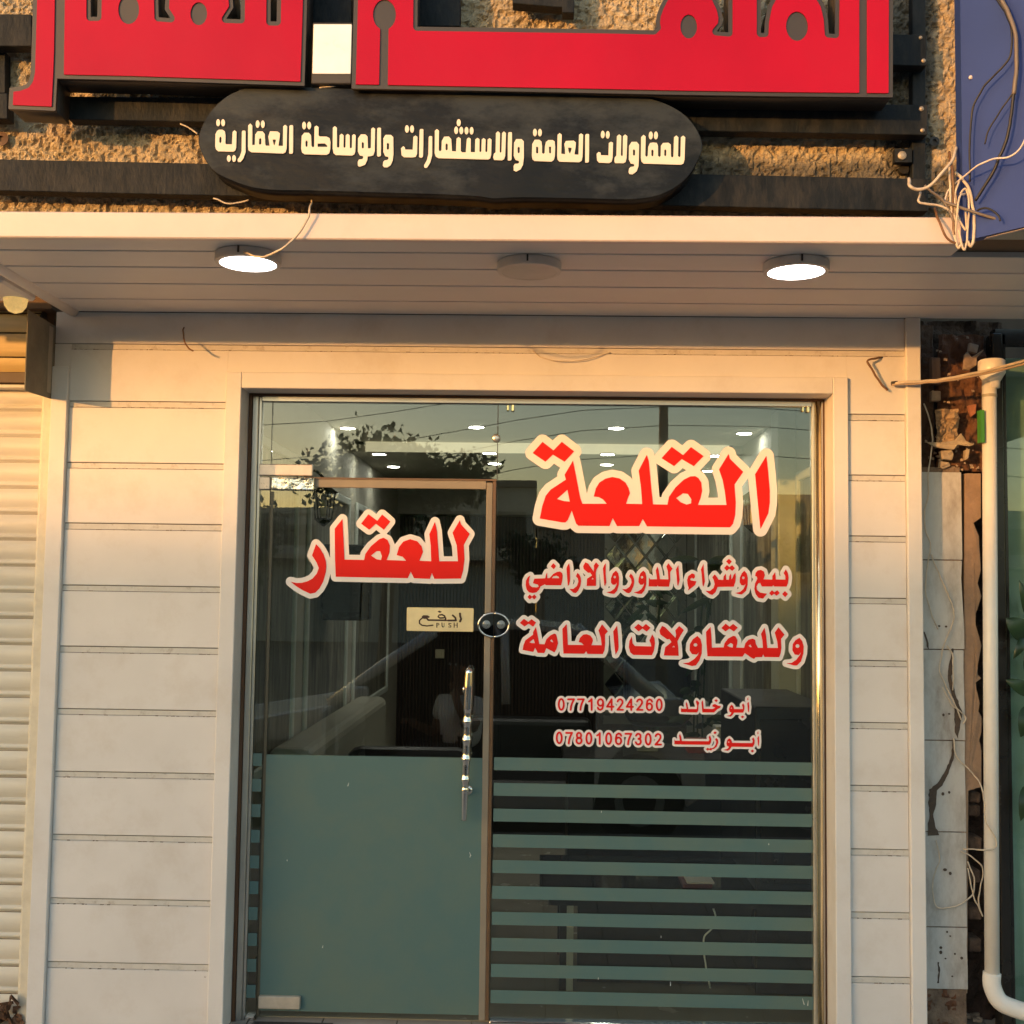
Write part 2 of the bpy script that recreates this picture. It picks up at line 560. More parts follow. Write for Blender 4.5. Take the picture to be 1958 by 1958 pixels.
# little chips and grime along the lower edges of the grooves
gm = MB()
for (x0, x1, pxs, gs) in ((xl_in, TX0, 280, Lg), (TX1, xr_in, 1680, Rg), (XL + .05, xr_in, 900, [(663, 675)])):
    for a, b in gs:
        zb_ = Zc(pxs, b, YW)
        for _ in range(int((x1 - x0) * 16) + 2):
            xx = rng.uniform(x0 + .01, x1 - .02); w_ = rng.uniform(.003, .018); h_ = rng.uniform(.0008, .0032)
            gm.box(xx, xx + w_, YW + .0012, YW + .0045, zb_ - .0006, zb_ + h_)
gm.build('joint_grime', mat('joint_grime', (.13, .09, .065), .95), wall)
tag(wall.children[-1], kind='stuff')
# tiny screw heads and chips
ch = MB()
for (px, py) in [(222, 1582), (258, 1588), (290, 1803), (1690, 1707), (1716, 1947), (1608, 1689), (392, 1868), (660, 676), (1500, 690)]:
    q = U(px, py, YW - .001)
    ch.lathe(q, [(0.001, 0.002), (0.0035, 0.001), (0.0035, 0.004)], 'y', 8)
ch.build('screw_heads', brownseal, wall)
tag(wall.children[-1], kind='stuff')
# structural mass of the building behind (keeps light out of the room)
mass = MB()
mass.box(-6, XL - .35, .3, 7, 0, 4.6)
mass.box(XL - .35, -1.32, .62, 7, 0, 4.6).box(1.44, XR + .02, .205, 7, 0, 4.6).box(-1.32, 1.44, .205, 7, ZS + .01, 4.6)
mass.box(-1.45, 1.6, 6.4, 6.6, -0.01, ZS)
mass.box(XR + .02, 6, .95, 7, 0, 4.6)
mass.box(-6, XL - .35, -.3, .3, ZS + .35, 4.6)
mo = mass.build('building_core', mat('dark_masonry', (0.09, 0.07, 0.055), 0.9, var=0.3)); tag(mo, 'dark masonry shell of the building behind the shopfront', 'building')

# ================================================================== CANOPY
LIP = .022
YF = UZ(1000, 460, ZS - LIP).y           # front edge
fz1 = ZS - LIP + (U(1000, 410, YF).z - U(1000, 460, YF).z)
canopy = thing('canopy', 'white panelled canopy over the shop entrance with downlights', 'canopy', (0, -.5, ZS))
XFR = X(1866, 470, YF)
XCL = X(140, 604, YW)
MB().box(-3.2, XFR, YF, YF + .03, ZS - LIP, fz1).build('fascia', fasc, canopy, bevel=0.004)
MB().box(-3.2, XFR, YF + .031, -.2, ZS + .03, fz1 - .004).build('roof_slab', soffback, canopy)
ys = [YF + .031] + [UZ(1000, p, ZS).y for p in (485, 516, 548, 578)] + [YW + .0]
for a, b in zip(ys[:-1], ys[1:]):
    x1 = 3.4
    x0 = XCL
    # boards: in front they run on to the left, over the neighbour's shutter they stop at the round bead
    MB().box(XCL + .02, XFR - .002 if a < YF + .05 else 3.4, a + .007, b - .006, ZS, ZS + .02).build('soffit_board', soffm, canopy, bevel=0.002)
MB().box(XCL - .03, 3.4, YF + .031, YW, ZS + .0205, ZS + .0295).build('soffit_backing', soffback, canopy)
MB().tube([(XCL, YF + .06, ZS + .005), (XCL, YW - .003, ZS + .005)], 0.026, 16).build('corner_bead', soffm, canopy, smooth=True)
# left stretch over the shutter
MB().box(-3.2, XCL - .03, YF + .031, YF + .33, ZS + .0, ZS + .02).build('soffit_board', soffm, canopy, bevel=0.002)
MB().box(-3.2, XCL - .03, YF + .336, YF + .50, ZS + .0, ZS + .02).build('soffit_board', soffm, canopy, bevel=0.002)
# boards to the right of the fascia end (the neighbour's lower ceiling)
_P0 = U(1842, 461, YF - .02); _q = UZ(2040, 414, _P0.z); _sl = (_q.y - _P0.y) / (_q.x - _P0.x)
_ys = lambda x: _P0.y + _sl * (x - _P0.x)
_pl = [(XFR + .001, YF + .03), (3.4, YF + .03), (3.4, _ys(3.4) + .002), (XFR + .001, _ys(XFR) + .002)]
MB().hexa([(x, y, ZS + .001) for x, y in _pl] + [(x, y, ZS + .021) for x, y in _pl]).build('soffit_board', mat('soffit_neighbour', (0.42, 0.40, 0.35), 0.6), canopy)

# surface downlights
def downlight(px, py, lit, label):
    c = UZ(px, py, ZS)
    t = thing('ceiling_light', label, 'light', (c.x, c.y, ZS), 'round downlights under the canopy')
    R = 0.110
    MB().lathe((c.x, c.y, ZS), [(R * .97, -.0005), (R, -.003), (R, -.028), (R * .985, -.032), (R * .86, -.033), (R * .86, -.0305)], n=48).build('rim', mat('lamp_rim', (0.62, 0.58, 0.56), 0.4), t, smooth=False)
    m = mat('lamp_lit', (0.9, 0.9, 0.9), 0.5, emit=(1.0, 0.97, 0.92), estr=1.8) if lit else mat('lamp_off', (0.60, 0.56, 0.52), 0.5)
    MB().lathe((c.x, c.y, ZS), [(R * .855, -.029), (R * .855, -.0322), (R * .3, -.0335), (0.004, -.034)], n=48).build('diffuser', m, t)
    MB().box(c.x - .008, c.x - .002, c.y - R - .004, c.y - R + .003, ZS - .024, ZS - .002).build('bracket_clip', darkside, t)
    return t
downlight(475, 487, True, 'lit round downlight, leftmost of the three under the canopy')
downlight(1012, 503, False, 'unlit round downlight, the middle one under the canopy')
downlight(1522, 503, True, 'lit round downlight, rightmost of the three under the canopy')

# ================================================================== STUCCO WALL ABOVE + STEEL BARS
YB = YF + .16
def stucco_patch(name, x0, x1, z0, z1, Y, step=0.0068, amp=0.014):
    nx = int((x1 - x0) / step); nz = int((z1 - z0) / step)
    v = []; f = []
    for j in range(nz + 1):
        for i in range(nx + 1):
            x = x0 + (x1 - x0) * i / nx; z = z0 + (z1 - z0) * j / nz
            n = noise.noise((x * 45, 3.1, z * 45)) * .55 + noise.noise((x * 90, 9.1, z * 90)) * .45 + noise.noise((x * 9, 1, z * 9)) * .25
            h = min(.35, max(-0.75, n if n > -.12 else n * 2.6))
            v.append((x, Y - h * amp, z))
    for j in range(nz):
        for i in range(nx):
            a = j * (nx + 1) + i
            f.append((a, a + 1, a + nx + 2, a + nx + 1))
    me = bpy.data.meshes.new(name); me.from_pydata(v, [], f); me.update()
    return me
XBR = X(1842, 250, YB)
uw = thing('upper_wall', 'rough tan stucco wall above the canopy behind the signs', 'wall', (0, YB, fz1))
link('stucco', stucco_patch('stucco', -2.35, XBR, fz1 - .02, 3.95, YB), stucco, uw)
# black paint oversprayed on the stucco beside the right hand steel post and under the bars
st_ = stucco.node_tree; pb = st_.nodes['Principled BSDF']; old = pb.inputs['Base Color'].links[0].from_socket
gp = node(st_, 'ShaderNodeNewGeometry'); sx = node(st_, 'ShaderNodeSeparateXYZ'); st_.links.new(gp.outputs['Position'], sx.inputs[0])
def band(sock, a, b, c, d):
    m1 = node(st_, 'ShaderNodeMapRange'); m1.inputs['From Min'].default_value = a; m1.inputs['From Max'].default_value = b; st_.links.new(sock, m1.inputs['Value'])
    m2 = node(st_, 'ShaderNodeMapRange'); m2.inputs['From Min'].default_value = d; m2.inputs['From Max'].default_value = c; st_.links.new(sock, m2.inputs['Value'])
    mm = node(st_, 'ShaderNodeMath', operation='MULTIPLY'); st_.links.new(m1.outputs[0], mm.inputs[0]); st_.links.new(m2.outputs[0], mm.inputs[1]); return mm.outputs[0]
nn_ = node(st_, 'ShaderNodeTexNoise'); nn_.inputs['Scale'].default_value = 9; nn_.inputs['Detail'].default_value = 6; st_.links.new(gp.outputs['Position'], nn_.inputs['Vector'])
wob = node(st_, 'ShaderNodeMath', operation='MULTIPLY_ADD'); st_.links.new(nn_.outputs['Fac'], wob.inputs[0]); wob.inputs[1].default_value = .10; st_.links.new(sx.outputs['X'], wob.inputs[2])
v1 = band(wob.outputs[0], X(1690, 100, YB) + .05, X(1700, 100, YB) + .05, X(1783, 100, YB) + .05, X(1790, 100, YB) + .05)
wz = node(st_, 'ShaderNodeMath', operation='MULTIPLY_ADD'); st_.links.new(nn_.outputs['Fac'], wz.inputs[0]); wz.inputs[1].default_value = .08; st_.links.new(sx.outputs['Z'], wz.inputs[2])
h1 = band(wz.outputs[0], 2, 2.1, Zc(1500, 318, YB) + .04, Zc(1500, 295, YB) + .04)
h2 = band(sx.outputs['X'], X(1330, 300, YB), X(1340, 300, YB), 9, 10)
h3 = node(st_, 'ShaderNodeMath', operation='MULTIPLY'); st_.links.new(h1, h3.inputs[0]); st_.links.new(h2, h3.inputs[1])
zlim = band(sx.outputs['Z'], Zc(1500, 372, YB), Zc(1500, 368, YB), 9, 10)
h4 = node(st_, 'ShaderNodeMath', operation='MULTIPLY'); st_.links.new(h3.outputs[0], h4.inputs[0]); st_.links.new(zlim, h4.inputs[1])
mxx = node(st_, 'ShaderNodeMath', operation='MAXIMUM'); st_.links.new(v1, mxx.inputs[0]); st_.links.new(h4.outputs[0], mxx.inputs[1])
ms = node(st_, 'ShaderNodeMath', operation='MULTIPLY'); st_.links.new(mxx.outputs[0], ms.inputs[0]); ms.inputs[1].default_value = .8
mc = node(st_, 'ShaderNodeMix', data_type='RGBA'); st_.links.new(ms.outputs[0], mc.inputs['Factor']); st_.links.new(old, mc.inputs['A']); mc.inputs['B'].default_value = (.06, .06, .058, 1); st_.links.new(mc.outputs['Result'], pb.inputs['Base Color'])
MB().box(-2.6, XBR - .002, YB + .03, YB + .3, ZS + .032, 4.4).build('wall_core', soffback, uw)
YP = YB - .045
ST = thing('sign_frame', 'black painted steel bars carrying the shop sign', 'frame', (0, YP, 3.2))
def bar(px0, px1, yt0, yb0, yt1, yb1, Y, d=.05, nm='steel_bar'):
    """front face given by photo corners, left then right"""
    a, b, c, e = U(px0, yt0, Y), U(px0, yb0, Y), U(px1, yb1, Y), U(px1, yt1, Y)
    dd = Vector((0, d, 0))
    return MB().hexa([a, b, c, e, a + dd, b + dd, c + dd, e + dd]).build(nm, blackst, ST, bevel=0.002)
YR = YP - .05
bar(-60, 1775, 303, 363, 342, 404, YR)
bar(130, 1774, 184, 228, 200, 258, YR)
bar(-60, 14, 178, 226, 178, 227, YR)
bar(-60, 60, 26, 88, 27, 88, YR)
bar(1700, 1772, 65, 124, 66, 126, YR)
bar(1745, 1770, -80, 400, -80, 400, YP + .006, .04, 'steel_post')
bar(800, 880, -60, 50, -60, 50, YR, .05)
bar(1075, 1098, -60, 24, -60, 24, YR, .05)
bar(980, 1098, -60, 6, -60, 16, YR + .002, .05)
bar(560, 672, -60, 46, -60, 46, YR + .002, .05)
bar(-60, 10, 98, 178, 98, 178, YP + .006, .04, 'steel_post')
MB().box(X(1710, 300, YP), X(1743, 300, YP), YP - .004, YP + .02, Zc(1725, 311, YP), Zc(1725, 285, YP)).build('fixing_plate', blackst, ST)
bl = MB()
for (px, py, r) in [(1760, 72, .006), (1766, 116, .007), (1762, 208, .008), (1764, 249, .007), (1725, 297, .014)]:
    q = U(px, py, YR - .001)
    if px == 1725: q = U(px, py, YP - .008)
    MB().lathe(q, [(r * .4, -.004), (r, -.001), (r, .004)], 'y', 12).build('bolt', mat('bolt_steel', (0.4, 0.34, 0.27), 0.5, metal=0.5), ST)
q = U(1729, 323, YB - .02)
MB().lathe(q, [(.016, .0), (.016, .02)], 'y', 16).build('hole', mat('deep_black', (0.01, 0.008, 0.006), 0.9), uw)
q = U(1787, 270, YB - .022)
MB().lathe(q, [(.014, .006), (.016, .0), (.007, -.001), (.006, .01)], 'y', 16).build('conduit_end', darkside, uw)
q = U(2, 265, YB - .022)
MB().lathe(q, [(.022, .006), (.024, .0), (.010, -.001), (.008, .01)], 'y', 16).build('conduit_end', brownseal, uw)

# ================================================================== RED SIGN (two boxes)
def IP(pts): return ('P', pts)
def IH(pts): return ('H', pts)
def ell(cx, cy, rx, ry): return [(cx + rx * math.cos(a * math.pi / 14), cy + ry * math.sin(a * math.pi / 14)) for a in range(28)]
YSG = YP - .18
def red_sign(name, label, outer, holes, greys, inset):
    t = thing(name, label, 'sign', tuple(U(outer[0][0], outer[0][1], YSG)))
    xs, ys_, F = make_field([IP(outer)] + [IH(h) for h in holes], 1.0, 12)
    L0 = contours(xs, ys_, F, 0, 0.25)
    link('sign_box', cut_mesh('sign_box', contours(xs, ys_, F, -1.5, 0.25), YSG + .112, .11), darkside, t)
    link('sign_border', cut_mesh('sign_border', L0, YSG + .0015, .012), bord, t)
    G = F + inset
    for g in greys:
        xs2, ys2 = xs, ys_
        GX, GY = np.meshgrid(xs, ys_)
        d = poly_sdf(GX, GY, g)
        G = np.maximum(G, -d)
    link('sign_face', cut_mesh('sign_face', contours(xs, ys_, G, 0, 0.2), YSG - .0108, .004), redm, t)
    return t
T = -90
red_sign('red_sign', 'red calligraphic sign box, the wide one at upper right', 
    [(679, T), (672, 169), (900, 173), (1108, 177), (1300, 181), (1500, 184), (1707, 186), (1708, T)],
    [[(799, T - 9), (798, 51), (1160, 56), (1250, 58), (1256, 52), (1254, 42), (1256, 28), (1262, 12), (1270, -3), (1290, -30), (1290, T - 9)],
     [(1352, T - 9), (1352, -28), (1368, -5), (1378, 16), (1382, 34), (1381, 47), (1370, 60), (1393, 62), (1393, T - 9)],
     [(1455, T - 9), (1455, 63), (1462, 63), (1463, 40), (1469, 10), (1480, -10), (1500, -24), (1500, T - 9)],
     [(1545, T - 9), (1545, -24), (1566, -8), (1577, 10), (1583, 36), (1585, 64), (1597, 65), (1599, T - 9)]],
    [ell(735, 28, 22, 29), [(727, 50), (743, 50), (741, 200), (724, 200)], ell(1317, 50.6, 16, 23), ell(1524, 50, 21, 28), [(1643, T), (1658, T), (1658, 200), (1643, 200)]], 8)
red_sign('red_sign', 'red calligraphic sign box at upper left with a hooked tail',
    [(64, T), (63, 0), (61, 70), (59, 137), (56, 152), (50, 161), (36, 166), (18, 168), (16, 208), (60, 210), (106, 212), (109, 150), (250, 153), (400, 158), (582, 164), (590, T)],
    [[(173, T - 9), (173, 32), (186, 32), (188, T - 9)], [(300, T - 9), (303, 33), (326, 35), (315, 18), (322, T - 9)],
     [(438, T - 9), (446, 14), (432, 36), (460, 37), (462, T - 9)], [(518, T - 9), (517, 41), (529, 41), (531, T - 9)]],
    [[(106, T), (125, T), (122, 149), (121, 152), (101, 152), (103, 100)], ell(246, 18, 20, 28), ell(380, 26, 16, 22)], 8)
# white lit box between them
fl = thing('floodlight', 'small white rectangular floodlight between the two red signs', 'light', tuple(U(636, 95, YSG)))
a, b = U(600, 47, YSG), U(671, 142, YSG)
MB().box(a.x - .004, b.x + .002, YSG + .001, YSG + .09, b.z - .03, a.z + .008).build('housing', darkside, fl, bevel=.003)
MB().box(a.x, b.x, YSG - .004, YSG + .0005, b.z, a.z).build('lens', mat('flood_lens', (0.86, 0.84, 0.78), 0.3, emit=(1, .95, .8), estr=0.05), fl, bevel=.002)

# ================================================================== OVAL SIGN
YO = YR - .11
oval = thing('oval_sign', 'black oblong metal sign with cream cut-out lettering', 'sign', tuple(U(860, 270, YO)))
op = [(466, 170), (435, 184), (404, 213), (386, 246), (381, 273), (394, 306), (413, 329), (447, 346), (484, 358), (528, 363), (600, 364), (700, 367), (840, 371), (915, 375), (945, 379), (1000, 377), (1120, 379), (1218, 380), (1274, 367), (1314, 338), (1336, 301), (1342, 276), (1330, 245), (1305, 217), (1268, 197), (1224, 186), (1162, 184), (1100, 181), (870, 176), (700, 171), (560, 167)]
op2 = [(q.x, q.y) for q in smooth_pts([(x, y, 0) for x, y in op + [op[0]]], 4)[:-1]]
xs, ys_, F = make_field([('P', op2)], 1.2, 8)
L = contours(xs, ys_, F, 0, .1)
ovm = mat('oval_black_sheet', (0.004, 0.0045, 0.006), 0.42, spec=.25, var=0.5, scale=7, dirt=0.95, dirtcol=(0.031, 0.036, 0.040), dscale=2.3, dlo=0.44, dhi=.58, stretch=(1, 1, 2.0), bump=1.0, bscale=3.5)  # dark blotches left in the colour stand for the shade of dents
link('sign_panel', cut_mesh('sign_panel', L, YO + .105, .105), ovm, oval)
xs, ys_, F2 = xs, ys_, F
# thin folded lip
ring = contours(xs, ys_, F, 1.2, .1)
Lm = cut_mesh('lip', ring, YO + .106, .012)
link('back_lip', Lm, blackst, oval)
O1 = Win(400, 215, 8.05); O2 = Win(570, 215, 8.05); O3 = Win(760, 215, 7.728); O4 = Win(1000, 225, 10.733); O5 = Win(1130, 235, 9.66)
it = []
it += [O1.p([(150,265),(205,265),(240,290),(250,350),(250,480),(265,490),(350,490),(360,300),(390,272),(420,300),(415,540),(400,585),(370,603),(140,597),(105,570),(92,520),(97,330),(120,285)]),
 O1.h([(155,390),(172,365),(190,390),(188,455),(172,475),(155,455)]), O1.e(137,157,30,55), O1.e(213,158,30,55), O1.e(302,708,30,52), O1.e(382,708,30,52),
 O1.st([(533,305),(530,600),(500,690),(465,735)],62),
 O1.p([(600,200),(632,170),(662,200),(662,500),(702,500),(708,340),(745,290),(820,290),(855,330),(862,490),(872,512),(930,512),(910,370),(935,290),(1050,293),(1088,320),(1085,370),(1065,515),(1135,515),(1138,215),(1168,188),(1200,215),(1190,560),(1175,610),(1140,632),(650,612),(605,580),(597,520)]),
 O1.h([(768,410),(785,388),(803,410),(803,480),(785,498),(765,485)]), O1.h([(978,415),(1025,415),(1025,440),(1005,510),(990,490),(978,430)]),
 O1.e(745,178,30,58), O1.e(825,180,30,58), O1.st([(1265,222),(1258,608)],62)]
it += [O2.p([(95,312),(165,312),(198,350),(205,515),(225,538),(248,525),(252,220),(283,202),(315,225),(315,350),(330,370),(440,372),(485,395),(498,450),(495,560),(480,625),(440,652),(100,643),(60,615),(47,560),(55,360)]),
 O2.h([(112,445),(130,425),(147,450),(145,520),(128,532),(113,515)]), O2.h([(300,478),(410,475),(445,505),(452,530),(300,530)]), O2.e(92,200,30,58), O2.e(170,200,30,58),
 O2.p([(535,235),(565,210),(597,235),(597,530),(615,545),(635,530),(640,350),(670,327),(700,350),(698,530),(715,545),(730,530),(733,350),(765,330),(795,352),(795,540),(812,552),(828,540),(830,355),(858,333),(887,350),(880,600),(865,645),(830,663),(580,655),(545,625),(532,560)]),
 O2.p([(965,338),(1035,338),(1068,370),(1075,545),(1090,558),(1120,545),(1125,250),(1155,230),(1185,250),(1178,600),(1160,655),(1120,672),(1070,675),(1065,730),(1030,805),(950,835),(920,820),(918,760),(935,725),(990,718),(1005,690),(995,668),(950,660),(920,600),(922,400)]),
 O2.h([(980,465),(995,450),(1012,470),(1012,540),(997,558),(980,540)]), O2.st([(1248,262),(1243,650)],62),
 O2.p([(1345,345),(1430,345),(1465,380),(1467,640),(1455,740),(1425,810),(1370,847),(1325,843),(1303,815),(1310,760),(1330,738),(1375,730),(1393,710),(1385,680),(1340,670),(1312,610),(1312,400)]),
 O2.h([(1365,480),(1382,463),(1400,482),(1400,560),(1382,577),(1365,560)])]
it += [O3.p([(52,530),(85,497),(108,515),(115,548),(225,550),(235,360),(265,340),(295,360),(290,610),(270,655),(230,665),(95,660),(60,630)]), O3.e(140,243,30,55), O3.e(215,245,30,55),
 O3.st([(357,270),(347,640)],60), O3.st([(490,375),(485,620),(460,720),(420,790)],58),
 O3.p([(552,270),(582,245),(613,270),(610,560),(628,575),(650,560),(655,420),(690,358),(760,355),(795,395),(805,572),(865,577),(873,385),(903,362),(935,385),(935,570),(955,590),(1010,590),(1025,390),(1055,368),(1083,390),(1082,585),(1145,588),(1150,400),(1180,375),(1212,395),(1210,575),(1222,587),(1240,575),(1245,400),(1272,378),(1302,400),(1298,575),(1312,588),(1328,575),(1332,400),(1360,380),(1390,400),(1385,620),(1370,680),(1340,695),(605,675),(565,650),(550,600)]),
 O3.h([(710,470),(727,452),(743,472),(743,545),(727,562),(710,548)]),
 O3.e(905,150,30,52), O3.e(867,263,29,55), O3.e(943,265,29,55), O3.e(1020,268,29,55), O3.e(1095,270,29,55),
 O3.p([(1455,305),(1485,278),(1515,305),(1510,580),(1522,598),(1537,580),(1545,305),(1572,280),(1603,305),(1592,640),(1575,690),(1540,705),(1425,700),(1415,660),(1425,610),(1450,590)]),
 O3.st([(1665,315),(1655,685)],60),
 O3.p([(1755,393),(1835,393),(1868,430),(1868,660),(1855,770),(1820,840),(1755,873),(1718,855),(1715,790),(1735,760),(1785,755),(1800,735),(1790,712),(1745,700),(1718,640),(1722,450)]), O3.h([(1775,520),(1792,500),(1808,520),(1806,590),(1792,607),(1776,590)])]
it += [O4.p([(240,452),(335,452),(380,490),(392,590),(390,720),(415,745),(445,725),(450,590),(470,500),(520,458),(610,458),(650,490),(660,600),(655,780),(635,860),(590,900),(235,888),(195,850),(182,780),(190,540)]),
 O4.h([(268,600),(290,583),(313,610),(313,720),(290,740),(268,720)]), O4.h([(533,592),(577,592),(575,720),(555,740),(535,715)]), O4.e(245,303,40,77), O4.e(348,305,40,77),
 O4.p([(710,350),(750,315),(797,350),(785,740),(865,750),(862,640),(848,540),(880,478),(1040,470),(1085,510),(1080,600),(1055,755),(1140,760),(1150,350),(1190,322),(1235,350),(1222,800),(1205,880),(1155,913),(750,902),(712,860),(702,780)]),
 O4.h([(925,610),(1000,615),(995,660),(963,742),(935,690)]), O4.st([(1320,370),(1310,885)],85),
 O4.p([(1512,740),(1550,703),(1592,715),(1600,770),(1755,775),(1762,520),(1805,492),(1848,515),(1840,820),(1820,900),(1770,932),(1560,920),(1520,870)]), O4.e(1637,345,40,77), O4.e(1740,350,40,77)]
it += [O5.p([(480,245),(520,212),(560,240),(552,590),(568,617),(588,600),(592,245),(632,212),(672,245),(658,650),(640,720),(600,745),(445,740),(433,700),(438,640),(470,600)]),
 O5.p([(750,350),(845,350),(888,400),(885,640),(878,800),(845,890),(770,948),(710,942),(695,900),(705,840),(735,812),(790,805),(805,780),(790,755),(735,745),(700,670),(705,420)]), O5.h([(775,500),(795,480),(817,505),(815,590),(795,610),(775,590)]),
 O5.p([(928,260),(970,220),(1010,250),(1003,600),(1025,628),(1050,605),(1058,440),(1090,370),(1145,362),(1215,368),(1238,420),(1240,610),(1265,630),(1290,610),(1293,420),(1330,370),(1430,365),(1475,400),(1478,620),(1500,640),(1525,620),(1535,265),(1575,232),(1615,265),(1608,610),(1630,633),(1655,615),(1662,265),(1702,235),(1742,265),(1728,680),(1710,745),(1665,772),(975,750),(935,710),(922,640)]),
 O5.h([(1115,505),(1137,487),(1158,510),(1155,600),(1135,620),(1115,600)]), O5.h([(1355,500),(1375,482),(1395,505),(1392,595),(1372,618),(1352,598)]), O5.e(1105,230,37,72), O5.e(1200,230,37,72)]
xs, ys_, F = make_field(it, 0.5, 3)
link('lettering', cut_mesh('lettering', contours(xs, ys_, F, 0, .1), YO - .0015, .003), mat('sign_letter_cream', (0.80, 0.72, 0.62), 0.5, var=0.05, dirt=0.2, dirtcol=(.55, .48, .4), dscale=6), oval)
# ================================================================== GLASS SHOPFRONT
YG = 0.150                          # outer face of the glass
GT = 0.010
front = thing('glass_shopfront', 'fixed glass panes with metal channels around the door', 'shopfront', (0, YG, 0))
gx0 = X(482, 1100, YG - .01) + .0; gx1 = X(1562, 1100, YG - .01)
xd0 = X(508, 1300, YG); xd1 = X(937, 1300, YG)           # door leaf
xs1 = X(946, 1300, YG)
xg1 = X(1555, 1300, YG)
zt = OZ - .012
ztr = Zc(770, 920, YG)              # top of the door
zg = Zc(1020, 773, YG)
# channels
MB().box(OX0 + .001, OX0 + .014, YG - .024, YG + .03, .0, OZ - .001).build('seal', brownseal, front)
MB().box(OX1 - .0055, OX1 - .001, YG - .008, YG + .03, .0, OZ - .001).build('seal', brownseal, front)
MB().box(OX0 + .0145, OX0 + .040, YG - .018, YG + .03, .0, OZ - .011).build('side_channel', alu, front, bevel=.003)
MB().box(OX0 + .0405, OX0 + .052, YG - .008, YG + .03, .0, OZ - .012).build('side_channel', alu, front, bevel=.002)
MB().box(OX1 - .040, OX1 - .0060, YG - .010, YG + .03, .0, OZ - .011).build('side_channel', alu, front, bevel=.002)
MB().tube([(OX1 - .026, YG - .010, .0), (OX1 - .026, YG - .010, OZ - .011)], .013, 24).build('round_bead', mat('bead_metal', (.92, .80, .55), .20, metal=1, rvar=.04), front, smooth=True)  # gold tint and round shape stand in for a glint of sun
MB().box(OX1 - .052, OX1 - .0405, YG - .006, YG + .03, .0, OZ - .011).build('side_channel', mat('pale_channel', (0.62, 0.58, 0.48), 0.3, metal=.7), front, bevel=.002)
MB().box(OX0 + .0145, OX1 - .0105, YG - .02, YG + .03, OZ - .010, OZ - .0005).build('seal', brownseal, front)
MB().box(OX0 + .053, OX1 - .053, YG - .016, YG + .03, OZ - .032, OZ - .0105).build('top_channel', alu, front, bevel=.002)
zt = OZ - .033
MB().box(xs1 - .004, OX1 - .053, YG - .02, YG + .03, 0.0, .022).build('bottom_channel', chrome, front, bevel=.006, seg=3)
MB().box(OX0 + .053, xd0 - .004, YG - .02, YG + .03, 0.0, .018).build('bottom_channel', chrome, front, bevel=.004)
gl0 = OX0 + .0525; gl1 = OX1 - .0525
def pane(x0, x1, z0, z1, parent=front, name='pane'):
    return MB().box(x0, x1, YG, YG + GT, z0, z1).build(name, glassm, parent)
pane(gl0, xd0 - .004, .018, zt)
pane(xd0 - .001, xs1 - .004, ztr + .006, zt)
pane(xs1, gl1, .0225, zt)
dk = mat('glass_edge', (0.05, 0.045, 0.03), 0.3)
MB().box(xs1 - .0035, xs1 - .0005, YG - .001, YG + GT, ztr + .006, zt).build('glass_joint', dk, front)
MB().box(xd0 - .0035, xd0 - .0012, YG - .001, YG + GT, .0, zt).build('glass_joint', dk, front)

# frosted film
film = bpy.data.materials.new('frosted_film'); film.use_nodes = True
t = film.node_tree; b = t.nodes['Principled BSDF']; out = t.nodes['Material Output']
b.inputs['Roughness'].default_value = 0.5
geo = node(t, "ShaderNodeNewGeometry"); nz = node(t, "ShaderNodeTexNoise"); nz.inputs['Scale'].default_value = 3.0; nz.inputs['Detail'].default_value = 9; nz.inputs['Roughness'].default_value = .65
t.links.new(geo.outputs['Position'], nz.inputs['Vector'])
cr = node(t, "ShaderNodeMix", data_type='RGBA'); cr.inputs['A'].default_value = (0.092, 0.172, 0.172, 1); cr.inputs['B'].default_value = (0.118, 0.182, 0.162, 1)
mr = node(t, "ShaderNodeMapRange"); mr.inputs['From Min'].default_value = .40; mr.inputs['From Max'].default_value = .62
t.links.new(nz.outputs['Fac'], mr.inputs['Value']); t.links.new(mr.outputs[0], cr.inputs['Factor']); t.links.new(cr.outputs['Result'], b.inputs['Base Color'])
tl = node(t, "ShaderNodeBsdfTransparent"); tl.inputs[0].default_value = (.7, .8, .72, 1)
mx = node(t, "ShaderNodeMixShader"); mx.inputs[0].default_value = 0.86
t.links.new(tl.outputs[0], mx.inputs[1]); t.links.new(b.outputs[0], mx.inputs[2]); t.links.new(mx.outputs[0], out.inputs[0])
YFM = YG - .0012
pitch_ = Zc(1250, 1453.5, YG) - Zc(1250, 1502.5, YG)
z_first = Zc(1250, 1453, YG)
for k in range(10):
    z1 = z_first - k * pitch_
    MB().box(xs1 + .002, gl1 - .001, YFM - .0006, YFM, z1 - pitch_ * .5, z1).build('film_strip', film, front)
    MB().box(gl0 + .001, xd0 - .006, YFM - .0006, YFM, z1 - pitch_ * .5, z1).build('film_strip', film, front)
for (px, py) in [(977, 780), (1541, 782)]:
    q = U(px, py, YG - .006)
    MB().box(q.x - .018, q.x - .008, YG - .012, YG - .0005, q.z - .012, q.z + .012).build('glass_clamp', mat('brass', (0.75, 0.6, 0.3), 0.2, metal=1), front, bevel=.002)
    MB().box(q.x + .002, q.x + .014, YG - .012, YG - .0005, q.z - .014, q.z + .014).build('glass_clamp', MATS['brass'], front, bevel=.002)
q = U(949, 838, YG)
MB().lathe(q, [(.006, -.012), (.015, -.011), (.017, -.008), (.017, -.001)], 'y', 24).build('round_cap', alu, front, smooth=True)

